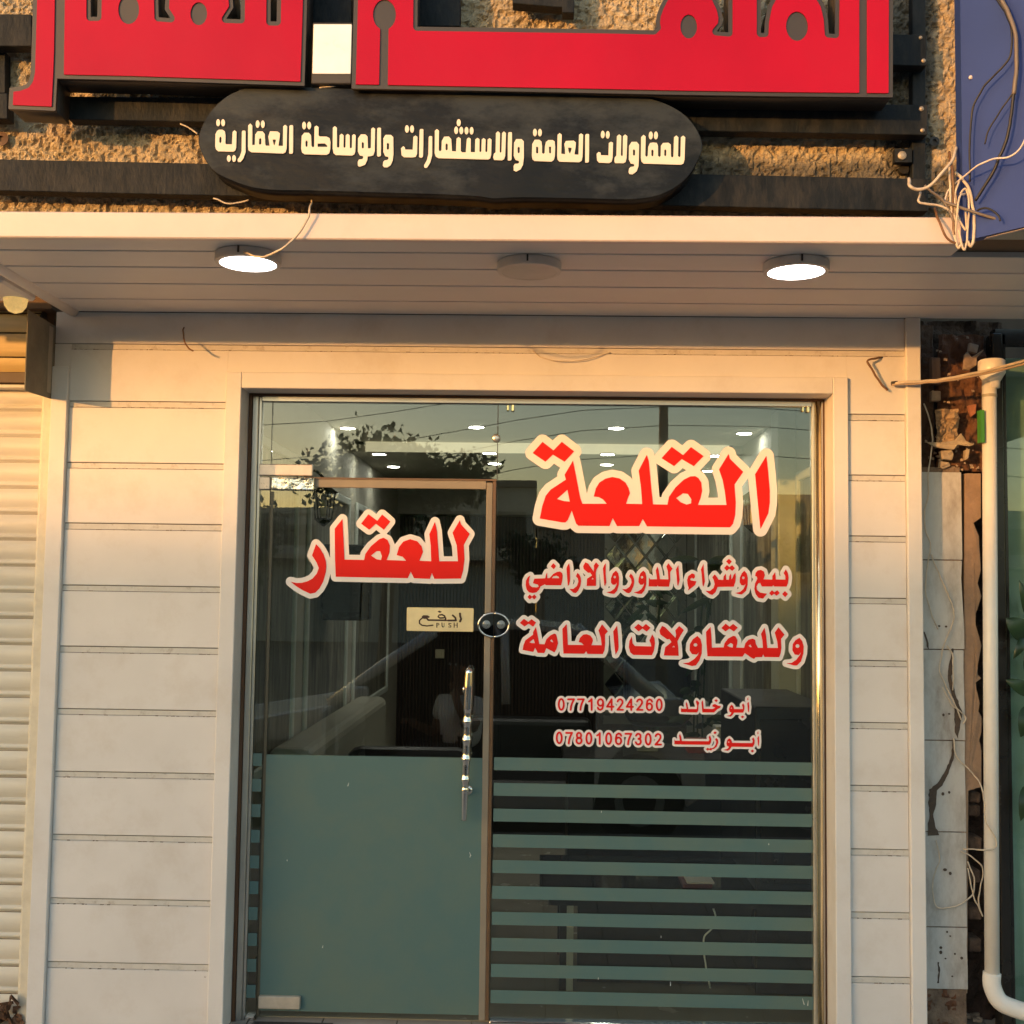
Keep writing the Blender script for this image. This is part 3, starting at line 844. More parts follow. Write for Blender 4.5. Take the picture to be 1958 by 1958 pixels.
fkm = mat('paint_fleck', (.7, .7, .64), .7)
for (px, py, a_, l_) in [(666, 1500, .3, 7), (549, 1645, 0, 3), (899, 1633, -.4, 8), (899, 1637, .2, 5), (617, 1810, .2, 5), (1150, 1552, 0, 3), (1144, 1871, 0, 4), (1282, 1881, 0, 8), (1536, 1915, -.3, 12), (1545, 1918, .1, 10), (1264, 1791, 0, 4), (1470, 1614, 0, 3)]:
    q = U(px, py, YG - .0024); w_ = .0016; h_ = l_ / 478 / 2
    d_ = Vector((math.sin(a_) * h_, 0, math.cos(a_) * h_)); n_ = Vector((w_ * math.cos(a_), 0, -w_ * math.sin(a_)))
    o_ = Vector((0, .0006, 0))
    MB().hexa([q - d_ - n_, q - d_ + n_, q + d_ + n_ * .3, q + d_ - n_ * .3, q - d_ - n_ + o_, q - d_ + n_ + o_, q + d_ + n_ * .3 + o_, q + d_ - n_ * .3 + o_]).build('paint_fleck', fkm, front)
# ---- door leaf
door = thing('glass_door', 'glass entrance door with frosted lower half and tall metal pull', 'door', (xd0, YG, 0))
zb = .018
MB().box(xd0, xd1 - .001, YG, YG + GT, zb, ztr - .002).build('door_pane', glassm, door)
zf = Zc(720, 1446, YG)
MB().box(xd0 + .004, xd1 - .004, YFM - .0006, YFM, zb + .02, zf).build('frosted_film', film, door)
# door's edge strips (the leaf stands a little open, showing its edge)
MB().box(xd1 + .0005, xs1 - .0045, YG - .004, YG + .014, zb, ztr + .004).build('edge_strip', tanedge2, door, bevel=.002)
MB().box(xd1 - .026, xd1, YG - .0035, YG + .012, zb, ztr - .002).build('edge_strip', tanedge, door, bevel=.002)
MB().box(xd0 + .14, xs1 - .0045, YG - .005, YG + .014, ztr + .0045, ztr + .012).build('edge_strip', tanedge2, door)
MB().box(xd0 + .14, xd1 - .027, YG - .0035, YG + .012, ztr - .030, ztr + .004).build('edge_strip', tanedge, door, bevel=.002)
MB().box(xd0 + .001, xd0 + .012, YG - .0030, YG + .012, zb, ztr - .05).build('edge_strip', mat('dark_edge_strip', (0.085, 0.075, 0.05), 0.4), door)
# patch fittings
stone = mat('pinkish_patch_metal', (0.62, 0.52, 0.46), 0.3, metal=0.55, var=0.1, scale=14, dirt=0.25, dirtcol=(.3, .24, .2), dscale=10)
def plate(parent, name, px0, py0, px1, py1, Y0, d, m, bev=.003, lab=None):
    a, b = U(px0, py0, Y0), U(px1, py1, Y0)
    return MB().box(a.x, b.x, Y0, Y0 + d, b.z, a.z).build(name, m, parent, bevel=bev, label=lab)
plate(front, 'patch_fitting', 495, 887, 597, 910, YG - .020, .0195, stone)
plate(front, 'patch_fitting', 495, 911.5, 516, 936, YG - .020, .0195, stone)
plate(door, 'patch_fitting', 519, 912, 600, 937, YG - .024, .0235, mat('crumpled_chrome', (.7, .66, .58), .12, metal=1, bump=1.0, bscale=22, rvar=.05))
plate(door, 'patch_fitting', 494, 1905, 573, 1931, YG - .022, .0215, mat('stone_patch_metal', (0.5, 0.45, 0.38), 0.4, metal=0.3, var=.15, scale=20), lab='pale scuffed patch fitting')
MB().box(U(488, 1935, YG).x, U(640, 1935, YG).x, YG - .075, YG - .03, .0005, .006).build('floor_spring', darkside, door, bevel=.002)
# lock
qa = U(944, 1195, YG - .02)
lk = MB()
rad = .061
for sgn, nm in ((-1, 'lock_half'), (1, 'lock_half')):
    v = []; N = 24
    prof = [(1.0, -.000), (1.0, .012), (.93, .017), (.0, .018)]
    angs = [math.pi / 2 + sgn * -1 * math.pi * k / N for k in range(N + 1)]
    m_ = MB(); rings = []
    for (rr, hh) in prof:
        rings.append([(qa.x + sgn * .0012 + rad * rr * math.cos(a) * 1.0, YG - .0045 - hh, qa.z + .048 * rr * math.sin(a)) for a in angs])
    vs = [p for r in rings for p in r]
    fs = []
    W_ = N + 1
    for i in range(len(prof) - 1):
        for k in range(N): fs.append((i * W_ + k, i * W_ + k + 1, (i + 1) * W_ + k + 1, (i + 1) * W_ + k))
    fs.append(tuple(i * W_ for i in range(len(prof))) + ((len(prof)-1)*W_+N,)) if False else None
    m_.add(vs, [f for f in fs if f])
    fs2 = [tuple([i * W_ for i in range(len(prof))] + [i * W_ + N for i in reversed(range(len(prof)))])]
    m_.f += fs2
    ob = m_.build(nm, mat('lock_chrome', (.16, .16, .17), .08, metal=1, rvar=.03), door if sgn < 0 else front, smooth=False)
    MB().tube([(qa.x + sgn * .0012 + rad * 1.0 * math.cos(a), YG - .0175, qa.z + .048 * math.sin(a)) for a in angs], .0045, 8).build('lock_rim', chrome, ob, smooth=True)
    cx = qa.x + sgn * .030
    MB().lathe((cx, YG - .0225, qa.z + .002), [(.003, -.009), (.006, -.009), (.007, -.004), (.013, -.004), (.014, 0), (.017, 0), (.017, .004)], 'y', 24).build('keyhole', chrome, ob)
# push plate
pl = plate(door, 'push_plate', 778, 1161, 905, 1208, YG - .004, .003, mat('gold_plate', (0.80, 0.68, 0.40), 0.22, metal=0.12, var=.14, scale=7), lab='gold push plate')
W7 = Win(770, 1150, 9.2)
push = [W7.st([(1008,215),(1012,260),(1028,305),(1010,350)],38), W7.st([(880,245),(925,285),(938,335),(795,335)],32),
 W7.st([(745,335),(755,300),(735,255),(690,232),(645,240),(625,268),(655,292),(720,288)],28), W7.h([(640,250),(662,250),(662,272),(640,272)]),
 W7.p([(612,182),(640,160),(690,182),(655,203)]), W7.st([(765,332),(450,328),(425,300)],30), W7.p([(335,265),(365,242),(440,245),(478,268),(460,290),(420,285),(400,310),(345,300)]),
 W7.st([(345,290),(295,335),(295,385),(340,420),(430,432),(530,418)],24),
 W7.st([(600,382),(600,455)],16), W7.st([(600,383),(636,388),(640,408),(604,418)],11), W7.st([(690,380),(692,430),(708,452)],17), W7.st([(708,452),(728,440),(728,382)],10), W7.st([(852,390),(812,385),(810,405),(850,432),(845,452),(808,448)],13),
 W7.st([(905,380),(905,455)],16), W7.st([(958,380),(958,455)],16), W7.st([(905,416),(958,416)],10)]
xs, ys_, F = make_field(push, 0.18, 2)
link('push_lettering', cut_mesh('push_lettering', contours(xs, ys_, F, 0, .04), YG - .0042, .0008), mat('engraved_brown', (0.05, 0.02, 0.01), 0.6), pl)
# pull handle
h0 = U(897, 1277, YG - .06); h1 = U(887, 1569, YG - .06)
pts = []; rs = []
NB = 90
ctr = [0.355, 0.475, 0.600, 0.735]
for k in range(NB + 1):
    s = k / NB
    p = h0.lerp(h1, s)
    r = .0145 + .004 * min(1, s * 8) * min(1, (1 - s) * 3)
    if s > .28 and s < .8: r -= .003
    for c in ctr: r += .0048 * math.exp(-((s - c) / .018) ** 2)
    if s > .8: r = .0155 - (s - .8) * .025
    if s < .02: r *= .5 + 25 * s
    pts.append(p); rs.append(max(r, .004))
MB().tube(pts, rs, 20).build('pull_handle', chrome, door, smooth=True)
for py in (1320, 1513):
    q = U(893, py, YG - .03)
    MB().tube([(q.x, YG - .06, q.z), (q.x, YG - .0015, q.z)], [.009, .009], 14).build('handle_post', chrome, door, smooth=True)
    MB().lathe((q.x, YG - .0015, q.z), [(.012, -.008), (.021, -.006), (.021, 0)], 'y', 24).build('handle_rosette', chrome, door, smooth=True)

# ================================================================== LETTERING ON THE GLASS
L1 = Win(440, 720, 3.715); L2 = Win(900, 720, 4.391)
S = 1493
lett_r = [L2.p([(520,642),(603,548),(695,620),(765,548),(868,628),(788,715),(690,655),(628,715)]),
 L2.p([(858,705),(872,770),(920,1020),(938,1068),(1143,1068),(1110,1030),(1075,1012),(1033,1008),(1050,940),(1080,890),(1130,858),(1190,843),(1250,855),(1300,890),(1325,935),(1337,980),(1318,1025),(1305,1068),(1440,1070),(1430,930),(1410,790),(1478,658),(1495,710),(1530,1073),(1652,1075),(1665,1010),(1720,930),(1790,865),(1845,838),(1885,836),(1912,852),(1936,890),(1943,960),(1930,1020),(1908,1078),(2148,1078),(2133,960),(2115,865),(2085,780),(2165,650),(2176,690),(2288,800),(2215,905),(2218,960),(2226,1060),(2221,1160),(2203,1235),(2178,1266),(1480,1258),(1445,1195),(1415,1255),(1228,1255),(1193,1188),(1165,1255),(905,1252),(885,1235),(848,1125),(815,1205),(795,1225),(770,1225),(580,1192),(600,1090),(630,1000),(670,950),(800,865),(788,825)]),
 L2.h([(725,1028),(812,950),(832,1050),(780,1045)]), L2.h([(232+S,1020),(290+S,980),(330+S,985),(360+S,1030),(358+S,1065),(320+S,1075),(270+S,1055)]),
 L2.p([(110+S,685),(195+S,590),(290+S,660),(357+S,592),(462+S,668),(380+S,752),(278+S,692),(215+S,752)]),
 L2.p([(990+S,665),(1005+S,800),(1018+S,960),(1018+S,1060),(1005+S,1150),(940+S,1282),(930+S,1180),(895+S,820)])]
YT = YG - .001
lettering(lett_r, YT, front, 14.0, stred, stwhite)
lett_l = [L1.p([(610,1190),(640,1222),(665,1265),(680,1310),(683,1345),(680,1390),(662,1455),(635,1505),(605,1535),(570,1543),(520,1520),(470,1490),(430,1457),(470,1467),(510,1465),(550,1454),(585,1435),(615,1400),(630,1360),(615,1322),(582,1270)]),
 L1.p([(798,1012),(803,1100),(812,1300),(952,1303),(960,1260),(1000,1205),(1060,1155),(1090,1145),(1118,1160),(1135,1200),(1132,1250),(1112,1303),(1250,1308),(1225,1280),(1183,1268),(1200,1210),(1230,1172),(1280,1155),(1330,1170),(1360,1205),(1370,1245),(1345,1308),(1428,1312),(1425,1200),(1415,1120),(1455,1032),(1470,1100),(1485,1312),(1618,1312),(1610,1200),(1580,1110),(1632,1020),(1640,1050),(1702,1118),(1660,1195),(1665,1300),(1655,1380),(1640,1435),(1450,1437),(1433,1395),(1418,1437),(1305,1432),(1283,1385),(1262,1432),(750,1422),(745,1300),(743,1080)]),
 L1.h([(1000,1272),(1040,1240),(1065,1240),(1078,1275),(1072,1303),(1040,1298)]), L1.p([(930,1045),(982,978),(1045,1025),(1080,980),(1138,1030),(1092,1088),(1035,1045),(988,1088)])]
lettering(lett_l, YT, door, 9.4, stred, stwhite)
W1 = Win(990, 1060, 7.431); W2 = Win(1230, 1050, 6.44); W3 = Win(980, 1170, 6.662); W4 = Win(1260, 1170, 6.662); W5 = Win(1050, 1320, 8.4); W6 = Win(1270, 1320, 9.66)
ln2 = [W1.p([(468,170),(505,125),(545,165),(512,213)]),
 W1.p([(180,300),(165,340),(158,400),(170,440),(205,465),(270,470),(298,458),(285,430),(215,410),(235,345),(390,340),(400,290),(418,255),(420,338),(455,335),(500,280),(560,248),(600,243),(630,265),(640,305),(630,390),(615,440),(400,438),(385,425),(325,455),(305,500),(265,540),(210,550),(160,540),(125,500),(112,440),(118,370),(145,320)]),
 W1.h([(482,338),(510,310),(550,303),(580,318),(590,338)]), W1.p([(137,605),(168,570),(202,598),(235,570),(268,605),(235,642),(202,612),(170,642)]),
 W1.p([(730,125),(742,200),(742,380),(728,430),(712,450),(705,380),(692,200),(705,165)]),
 W1.p([(848,262),(878,290),(895,330),(900,380),(890,450),(860,515),(825,550),(790,545),(730,490),(790,490),(840,450),(862,390),(855,345),(825,310)]),
 W1.p([(960,112),(1000,130),(1078,245),(1085,200),(1080,158),(1112,112),(1155,158),(1120,215),(1108,265),(1112,345),(1112,448),(978,448),(985,345),(1055,300),(1030,260),(1000,262),(935,205),(930,165)]), W1.h([(1045,355),(1065,332),(1078,355)]),
 W1.p([(1250,125),(1250,280),(1258,400),(1240,448),(1230,440),(1218,300),(1210,200),(1230,150)]),
 W1.p([(1395,230),(1425,265),(1440,330),(1437,430),(1410,520),(1370,562),(1320,558),(1255,538),(1320,525),(1370,490),(1400,440),(1408,400),(1385,430),(1350,432),(1325,400),(1325,340),(1350,270)]), W1.eh(1378,322,17,18),
 W1.p([(1605,270),(1635,305),(1652,345),(1655,390),(1645,450),(1610,530),(1580,555),(1545,545),(1480,492),(1540,495),(1590,460),(1618,400),(1612,350),(1582,310)]),
 W1.p([(1785,230),(1815,260),(1828,320),(1825,430),(1800,515),(1760,562),(1710,560),(1645,540),(1710,525),(1760,490),(1790,440),(1798,400),(1775,432),(1740,432),(1715,395),(1718,340),(1740,270)]), W1.eh(1765,325,17,18),
 W2.p([(65,460),(70,345),(85,372),(170,370),(155,260),(175,215),(190,260),(205,370),(310,372),(303,270),(285,215),(308,172),(360,240),(330,285),(333,380),(318,462),(185,460),(178,445),(168,460)]),
 W2.p([(433,195),(440,300),(448,380),(430,455),(420,440),(410,320),(402,250)]),
 W2.p([(540,380),(555,330),(600,298),(632,310),(638,345),(620,365),(600,352),(575,368),(585,385),(655,395),(640,440),(590,480),(548,512),(560,480),(545,430)]),
 W2.p([(742,180),(748,290),(760,400),(740,465),(730,440),(718,300),(710,250)]),
 W2.p([(880,310),(910,345),(925,375),(985,380),(990,335),(1018,300),(1022,375),(1055,378),(1060,330),(1080,300),(1085,375),(1102,350),(1110,320),(1135,292),(1140,340),(1135,400),(1115,462),(960,465),(915,465),(890,530),(850,565),(820,555),(765,512),(820,515),(865,480),(880,430),(870,385),(850,345)]),
 W2.p([(1020,152),(1055,118),(1092,152),(1058,190)]), W2.p([(995,232),(1030,195),(1060,222),(1095,197),(1130,235),(1095,268),(1060,240),(1028,268)]),
 W2.p([(1245,265),(1275,300),(1288,360),(1285,440),(1265,515),(1215,558),(1180,555),(1130,540),(1190,528),(1235,490),(1265,425),(1240,448),(1210,445),(1188,410),(1190,350),(1215,295)]), W2.eh(1232,353,16,17),
 W2.p([(1378,330),(1385,290),(1410,262),(1450,255),(1485,275),(1498,320),(1480,372),(1590,375),(1590,330),(1625,282),(1630,330),(1632,373),(1750,375),(1750,330),(1728,295),(1755,248),(1780,290),(1790,350),(1782,420),(1765,462),(1610,460),(1602,442),(1590,460),(1460,460),(1440,415),(1418,420),(1395,460),(1400,500),(1440,535),(1525,548),(1475,610),(1420,600),(1385,555),(1368,490),(1378,420),(1405,365),(1400,340)]),
 W2.p([(1550,542),(1585,505),(1615,532),(1650,505),(1682,540),(1640,575),(1612,548),(1580,575)]), W2.p([(1710,552),(1745,515),(1782,552),(1748,592)])]
lettering(ln2, YT, front, 7.0, stred, stwhite)
ln3 = [W3.p([(92,140),(145,88),(200,128),(242,92),(300,135),(262,188),(205,150),(152,186)]),
 W3.p([(298,190),(318,280),(340,410),(408,412),(430,350),(480,300),(530,275),(555,285),(568,330),(580,400),(560,470),(535,517),(430,462),(415,500),(405,525),(320,522),(305,490),(288,455),(265,510),(128,485),(140,420),(165,360),(262,290),(260,260)]), W3.h([(215,388),(268,345),(285,398),(245,398)]), W3.h([(478,365),(500,350),(520,388),(495,382)]),
 W3.p([(690,155),(700,300),(705,420),(905,422),(880,395),(842,382),(860,330),(900,290),(945,283),(990,300),(1020,340),(1025,370),(1005,425),(1135,425),(1125,330),(1095,235),(1140,158),(1215,248),(1178,290),(1180,400),(1172,490),(1150,537),(955,535),(938,500),(915,533),(648,530),(640,380),(635,215)]),
 W3.p([(1333,172),(1345,300),(1352,450),(1345,490),(1313,545),(1300,450),(1282,250)]),
 W3.p([(1520,310),(1530,400),(1560,435),(1768,440),(1762,405),(1745,365),(1780,285),(1808,335),(1815,400),(1800,500),(1775,552),(1540,548),(1500,515),(1482,450),(1490,370)]), W3.p([(1550,200),(1602,152),(1658,192),(1700,152),(1758,202),(1710,252),(1655,212),(1608,248)]),
 W4.p([(40,178),(80,195),(210,330),(218,290),(208,235),(258,178),(318,232),(275,300),(235,375),(245,440),(252,560),(62,555),(80,450),(160,385),(135,345),(105,350),(20,290),(5,240)]), W4.h([(165,450),(190,430),(205,450)]),
 W4.p([(490,305),(530,345),(548,420),(545,530),(515,620),(470,682),(420,690),(300,655),(380,645),(450,600),(495,550),(512,510),(480,545),(420,538),(390,490),(395,410),(430,350)]), W4.eh(465,420,25,22),
 W4.p([(658,190),(668,300),(675,455),(825,452),(835,400),(880,340),(945,305),(975,310),(1000,360),(998,400),(985,455),(1085,458),(1100,400),(1140,355),(1195,340),(1225,355),(1235,410),(1262,458),(1325,458),(1318,360),(1300,280),(1345,200),(1365,300),(1380,458),(1515,460),(1508,380),(1475,265),(1522,195),(1600,290),(1555,345),(1560,460),(1550,530),(1532,577),(1345,575),(1328,540),(1315,575),(1230,578),(1212,600),(1170,580),(1095,525),(1065,570),(618,566),(605,400),(600,255)]),
 W4.h([(868,430),(915,395),(945,415),(940,455),(900,448)]), W4.h([(1140,430),(1165,415),(1182,450),(1160,448)]), W4.p([(795,205),(850,150),(900,190),(945,152),(1005,200),(955,250),(898,212),(848,250)]),
 W4.p([(1790,330),(1825,370),(1845,440),(1840,530),(1810,630),(1760,682),(1720,682),(1620,655),(1690,650),(1750,610),(1795,550),(1812,510),(1780,550),(1730,542),(1700,490),(1705,410),(1740,360)]), W4.eh(1765,435,25,24)]
lettering(ln3, YT, front, 7.2, stred, stwhite)
def arc(cx, cy, rx, ry, a0, a1, n=14): return [(cx + rx * math.cos(math.radians(a0 + (a1 - a0) * k / n)), cy - ry * math.sin(math.radians(a0 + (a1 - a0) * k / n))) for k in range(n + 1)]
DG = {'0': [arc(0, .5, .36, .5, 0, 360, 24)], '7': [[(-.42, .02), (.42, .02), (.15, .38), (0, .68), (-.06, 1)]],
 '1': [[(-.24, .22), (.0, .12), (.14, 0), (.14, 1)]],
 '9': [arc(0, .31, .38, .31, 0, 360, 20), [(.38, .31), (.38, .55), (.28, .88), (-.02, 1.0), (-.3, .92), (-.38, .78)]],
 '6': [arc(0, .69, .38, .31, 0, 360, 20), [(-.38, .69), (-.38, .45), (-.28, .12), (.02, 0), (.3, .08), (.38, .22)]],
 '4': [[(.2, 1), (.2, .0), (-.46, .7), (.46, .7)]],
 '2': [arc(0, .27, .36, .27, 165, -25, 10) + [(.1, .62), (-.38, .98), (.42, .98)]],
 '8': [arc(0, .25, .31, .25, 0, 360, 18), arc(0, .73, .37, .27, 0, 360, 18)],
 '3': [arc(0, .25, .33, .25, 165, -85, 10), arc(0, .73, .37, .27, 85, -165, 12)]}
def digits(txt, x0, pitchx, y0, y1, H=172):
    out = []
    for k, c in enumerate(txt):
        cx = x0 + pitchx * k; yy = y0 + (y1 - y0) * k / (len(txt) - 1)
        for s in DG[c]: out.append(W5.st([(cx + a * 112, yy + b_ * H) for a, b_ in s], 31))
    return out
num1 = digits('07719424260', 195, 157.3, 140, 146)
num2 = digits('07801067302', 162, 158.8, 678, 702)
lettering(num1, YT, front, 4.3, stred, stwhite, step=.3)
lettering(num2, YT, front, 4.3, stred, stwhite, step=.3)
nm1 = [W6.p([(310,400),(312,325),(330,340),(415,340),(398,250),(410,210),(430,260),(445,345),(600,345),(610,290),(585,210),(600,180),(650,230),(630,280),(630,370),(605,408),(425,405),(415,395),(405,405)]),
 W6.p([(715,180),(730,340),(900,345),(945,320),(885,295),(900,265),(940,252),(1000,285),(1048,290),(1035,325),(985,345),(920,408),(705,408),(688,220)]), W6.p([(928,190),(958,160),(992,190),(962,220)]),
 W6.p([(1245,262),(1275,290),(1290,345),(1455,345),(1450,310),(1435,270),(1462,240),(1485,290),(1480,360),(1460,412),(1290,412),(1265,455),(1225,488),(1150,470),(1210,460),(1235,430),(1240,408),(1210,400),(1198,350),(1210,300)]), W6.eh(1242,330,12,12), W6.p([(1412,490),(1448,465),(1480,490),(1445,518)]),
 W6.p([(1560,210),(1572,300),(1562,410),(1548,390),(1535,240)]), W6.st([(1558,140),(1540,148),(1540,162),(1556,168),(1535,180)],9)]
nm2 = [W6.p([(188,995),(190,905),(205,930),(290,930),(275,840),(292,800),(315,860),(325,935),(820,940),(835,920),(822,860),(850,835),(870,900),(865,960),(840,1005),(310,1000),(295,990),(285,1000)]), W6.p([(770,1085),(805,1060),(830,1080),(860,1062),(890,1085),(865,1115),(830,1095),(800,1115)]),
 W6.p([(960,878),(995,910),(1000,970),(970,1040),(920,1085),(860,1080),(920,1050),(955,1000),(965,950),(940,905)]), W6.p([(908,785),(938,755),(972,780),(940,812)]),
 W6.p([(1205,885),(1240,915),(1255,970),(1625,975),(1640,940),(1622,895),(1650,870),(1672,920),(1668,990),(1640,1045),(1245,1042),(1215,1090),(1175,1118),(1095,1100),(1160,1085),(1190,1060),(1195,1040),(1160,1025),(1150,980),(1165,920)]), W6.eh(1192,955,13,13), W6.p([(1595,1120),(1630,1095),(1662,1120),(1630,1148)]),
 W6.p([(1750,835),(1755,950),(1745,1040),(1732,1000),(1720,880)]), W6.st([(1745,768),(1725,776),(1725,790),(1742,796),(1722,806)],9)]
lettering(nm1, YT, front, 4.1, stred, stwhite, step=.3)
lettering(nm2, YT, front, 4.1, stred, stwhite, step=.3)
# ================================================================== LEFT NEIGHBOUR: roller shutter
slm = mat('shutter_slat', (0.62, 0.58, 0.50), 0.42, var=0.06, scale=4, stretch=(.4, 1, 3), dirt=0.3, dirtcol=(0.34, 0.27, 0.18), dscale=7)
YSH = 0.10
sh = thing('roller_shutter', 'cream ribbed roller shutter pulled down beside the shop wall', 'shutter', (-2.4, YSH, 0))
xg0 = X(68, 1200, YSH - .03)
zslat_top = Zc(40, 738, YSH)
pslat = (Zc(30, 757, YSH) - Zc(30, 1869, YSH)) / 22.0
def slat_prof(h):
    # one slat: convex body, then the small hooked ridge at its lower end
    P = []
    for k in range(9):
        a = k / 8
        P.append((-.011 * math.sin(math.pi * a) ** .8, -a * h * .72))
    P += [(.001, -h * .745), (-.006, -h * .78), (-.009, -h * .84), (-.006, -h * .90), (.002, -h * .93), (.004, -h * .985)]
    return P
pr = slat_prof(pslat)
v = []; f = []
for (yy, zz) in pr: v += [(-2.9, yy, zz), (xg0 + .01, yy, zz)]
for k in range(len(pr) - 1): f.append((2 * k, 2 * k + 1, 2 * k + 3, 2 * k + 2))
sme = bpy.data.meshes.new('slat'); sme.from_pydata(v, [], f); sme.update(); sme.materials.append(slm)
for p_ in sme.polygons: p_.use_smooth = True
for k in range(24):
    z = zslat_top - k * pslat
    if z < .03: break
    o = bpy.data.objects.new('slat', sme); COL.objects.link(o); o.parent = sh
    o.location = (2.4, rng.uniform(-.0015, .0015), z)
MB().box(-2.9, xg0 + .01, YSH + .006, YSH + .03, 0, 3.2).build('shutter_backing', soffback, sh)
grm = mat('shutter_rail', (0.66, 0.60, 0.48), 0.6, var=.1, scale=14, dirt=.3, dirtcol=(.4, .32, .22), dscale=9, bump=.3, bscale=60)
MB().box(xg0, XL + .012, .035, YSH + .05, 0, Zc(80, 735, .04)).build('guide_rail', grm, sh, bevel=.012, seg=3)
# plaster jamb flush against the trim
v = MB(); 
# upper roll of the shutter, sunlit
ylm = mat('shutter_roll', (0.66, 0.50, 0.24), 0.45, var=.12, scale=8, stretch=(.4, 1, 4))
cz = Zc(20, 655, .16)
rad_ = .19
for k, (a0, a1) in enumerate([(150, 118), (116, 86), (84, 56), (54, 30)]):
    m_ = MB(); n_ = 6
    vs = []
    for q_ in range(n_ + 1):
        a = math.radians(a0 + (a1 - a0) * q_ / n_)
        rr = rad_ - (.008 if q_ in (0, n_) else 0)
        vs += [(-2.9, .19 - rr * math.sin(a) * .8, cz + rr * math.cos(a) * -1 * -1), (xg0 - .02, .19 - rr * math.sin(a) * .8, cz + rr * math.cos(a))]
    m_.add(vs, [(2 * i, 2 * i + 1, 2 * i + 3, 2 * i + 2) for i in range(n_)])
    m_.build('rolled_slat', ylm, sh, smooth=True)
MB().box(-2.9, xg0 - .02, .02, .10, Zc(30, 733, .03), Zc(30, 712, .03)).build('bottom_rail', mat('dark_rail', (.12, .08, .05), .6), sh, bevel=.003)
MB().box(-2.9, xg0 - .02, .03, .09, Zc(30, 742, .03), Zc(30, 735, .03)).build('bottom_rail', slm, sh, bevel=.003)
MB().lathe((xg0 - .02, .19, cz), [(.01, -.004), (.17, -.004), (.17, 0), (.01, 0)], 'x', 24).build('roll_end', darkside, sh)
# steel cheek plate standing out of the wall
px_ = X(100, 690, 0)
YPL = -.235
cp = thing('shutter_cheek_plate', 'rusty grey steel cheek plate standing out above the shutter rail', 'plate', (px_, -.1, 2.5))
zt0 = Zc(100, 622, 0); zb0 = Zc(100, 762, 0); zt1 = Zc(52, 592, YPL); zb1 = Zc(52, 747, YPL)
th = .004
MB().hexa([(px_ - th, YPL, zb1), (px_, YPL, zb1), (px_, YPL, zt1), (px_ - th, YPL, zt1), (px_ - th, .019, zb0), (px_, .019, zb0), (px_, .019, zt0), (px_ - th, .019, zt0)]).build('steel_plate', mat('weathered_steel', (.17, .15, .11), .6, var=.25, scale=7, dirt=.5, dirtcol=(.09, .06, .035), dscale=8, bump=.2), cp)
MB().box(px_ - .012, px_ + .0005, -.04, -.002, zb0 + .02, zt0 - .01).build('plaster_smear', mat('plaster_smear', (.36, .31, .24), .9, bump=.6, bscale=60), cp)
# lamp at the far left
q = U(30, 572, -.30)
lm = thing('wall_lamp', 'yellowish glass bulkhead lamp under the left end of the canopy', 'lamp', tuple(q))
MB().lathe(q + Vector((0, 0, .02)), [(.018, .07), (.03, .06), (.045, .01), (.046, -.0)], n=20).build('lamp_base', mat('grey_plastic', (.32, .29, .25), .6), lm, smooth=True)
MB().lathe(q + Vector((0, 0, .018)), [(.044, .0), (.045, -.02), (.040, -.045), (.026, -.065), (.006, -.073)], n=20).build('lamp_glass', mat('amber_glass', (.85, .66, .28), .12, var=.25, scale=30, bump=.6, bscale=50, emit=(1, .62, .2), estr=.12), lm, smooth=True)  # faint glow added to the glass stands in for sunlight on it
# neighbour's canopy underside beam at left
nb = MB().box(-3.2, XCL - .03, YF + .52, YF + .80, ZS - .03, ZS + .06).build('beam', soffm, canopy, bevel=.01)
MB().box(-3.2, px_ - .02, .02, .3, Zc(60, 590, 0.02), ZS + .3).build('lintel', soffback, sh)
# rusty corner at the bottom left
rc = thing('rubble', 'rusty broken corner of concrete at the foot of the shutter', 'rubble', (-2.05, 0, 0))
rb = MB()
rustm = mat('rust_rubble', (.13, .065, .035), .95, var=.4, scale=30, bump=1, bscale=60)
for k in range(22):
    q = U(rng.uniform(-15, 42), rng.uniform(1912, 1958), rng.uniform(.0, .06)); s_ = rng.uniform(.012, .035)
    pts = [q + Vector((rng.uniform(-s_, s_), rng.uniform(-s_, s_), rng.uniform(-s_, s_))) for _ in range(8)]
    rb.add(pts, [(0, 1, 2, 3), (7, 6, 5, 4), (0, 4, 5, 1), (1, 5, 6, 2), (2, 6, 7, 3), (3, 7, 4, 0)])
rb.build('rubble_pieces', rustm, rc); tag(rc.children[-1], kind='stuff')

# ================================================================== RIGHT: gap, pillar, pipe, neighbour's window
YPI = .14
tilem = mat('grey_wall_tile', (.55, .54, .52), .42, var=.12, scale=6, dirt=.85, dirtcol=(.20, .16, .13), dscale=6, dlo=.43, dhi=.72, stretch=(1.5, 1, .6), bump=.15, bscale=25)
pil = thing('tiled_pillar', 'narrow pillar of grey wall tiles with cracks and open plaster side', 'pillar', (X(1808, 1200, YPI), YPI, 0))
xp0 = XR + .001; xp1 = X(1843, 1200, YPI)
corem = mat('old_mortar', (.20, .14, .10), .95, var=.35, scale=20, bump=1, bscale=70, dirt=.6, dirtcol=(.09, .05, .03), dscale=8)
MB().box(xp0, xp1 - .006, YPI + .008, YPI + .25, 0, Zc(1800, 893, YPI)).build('pillar_core', corem, pil)
jy = [902, 1071, 1242, 1416, 1591, 1773, 1892]
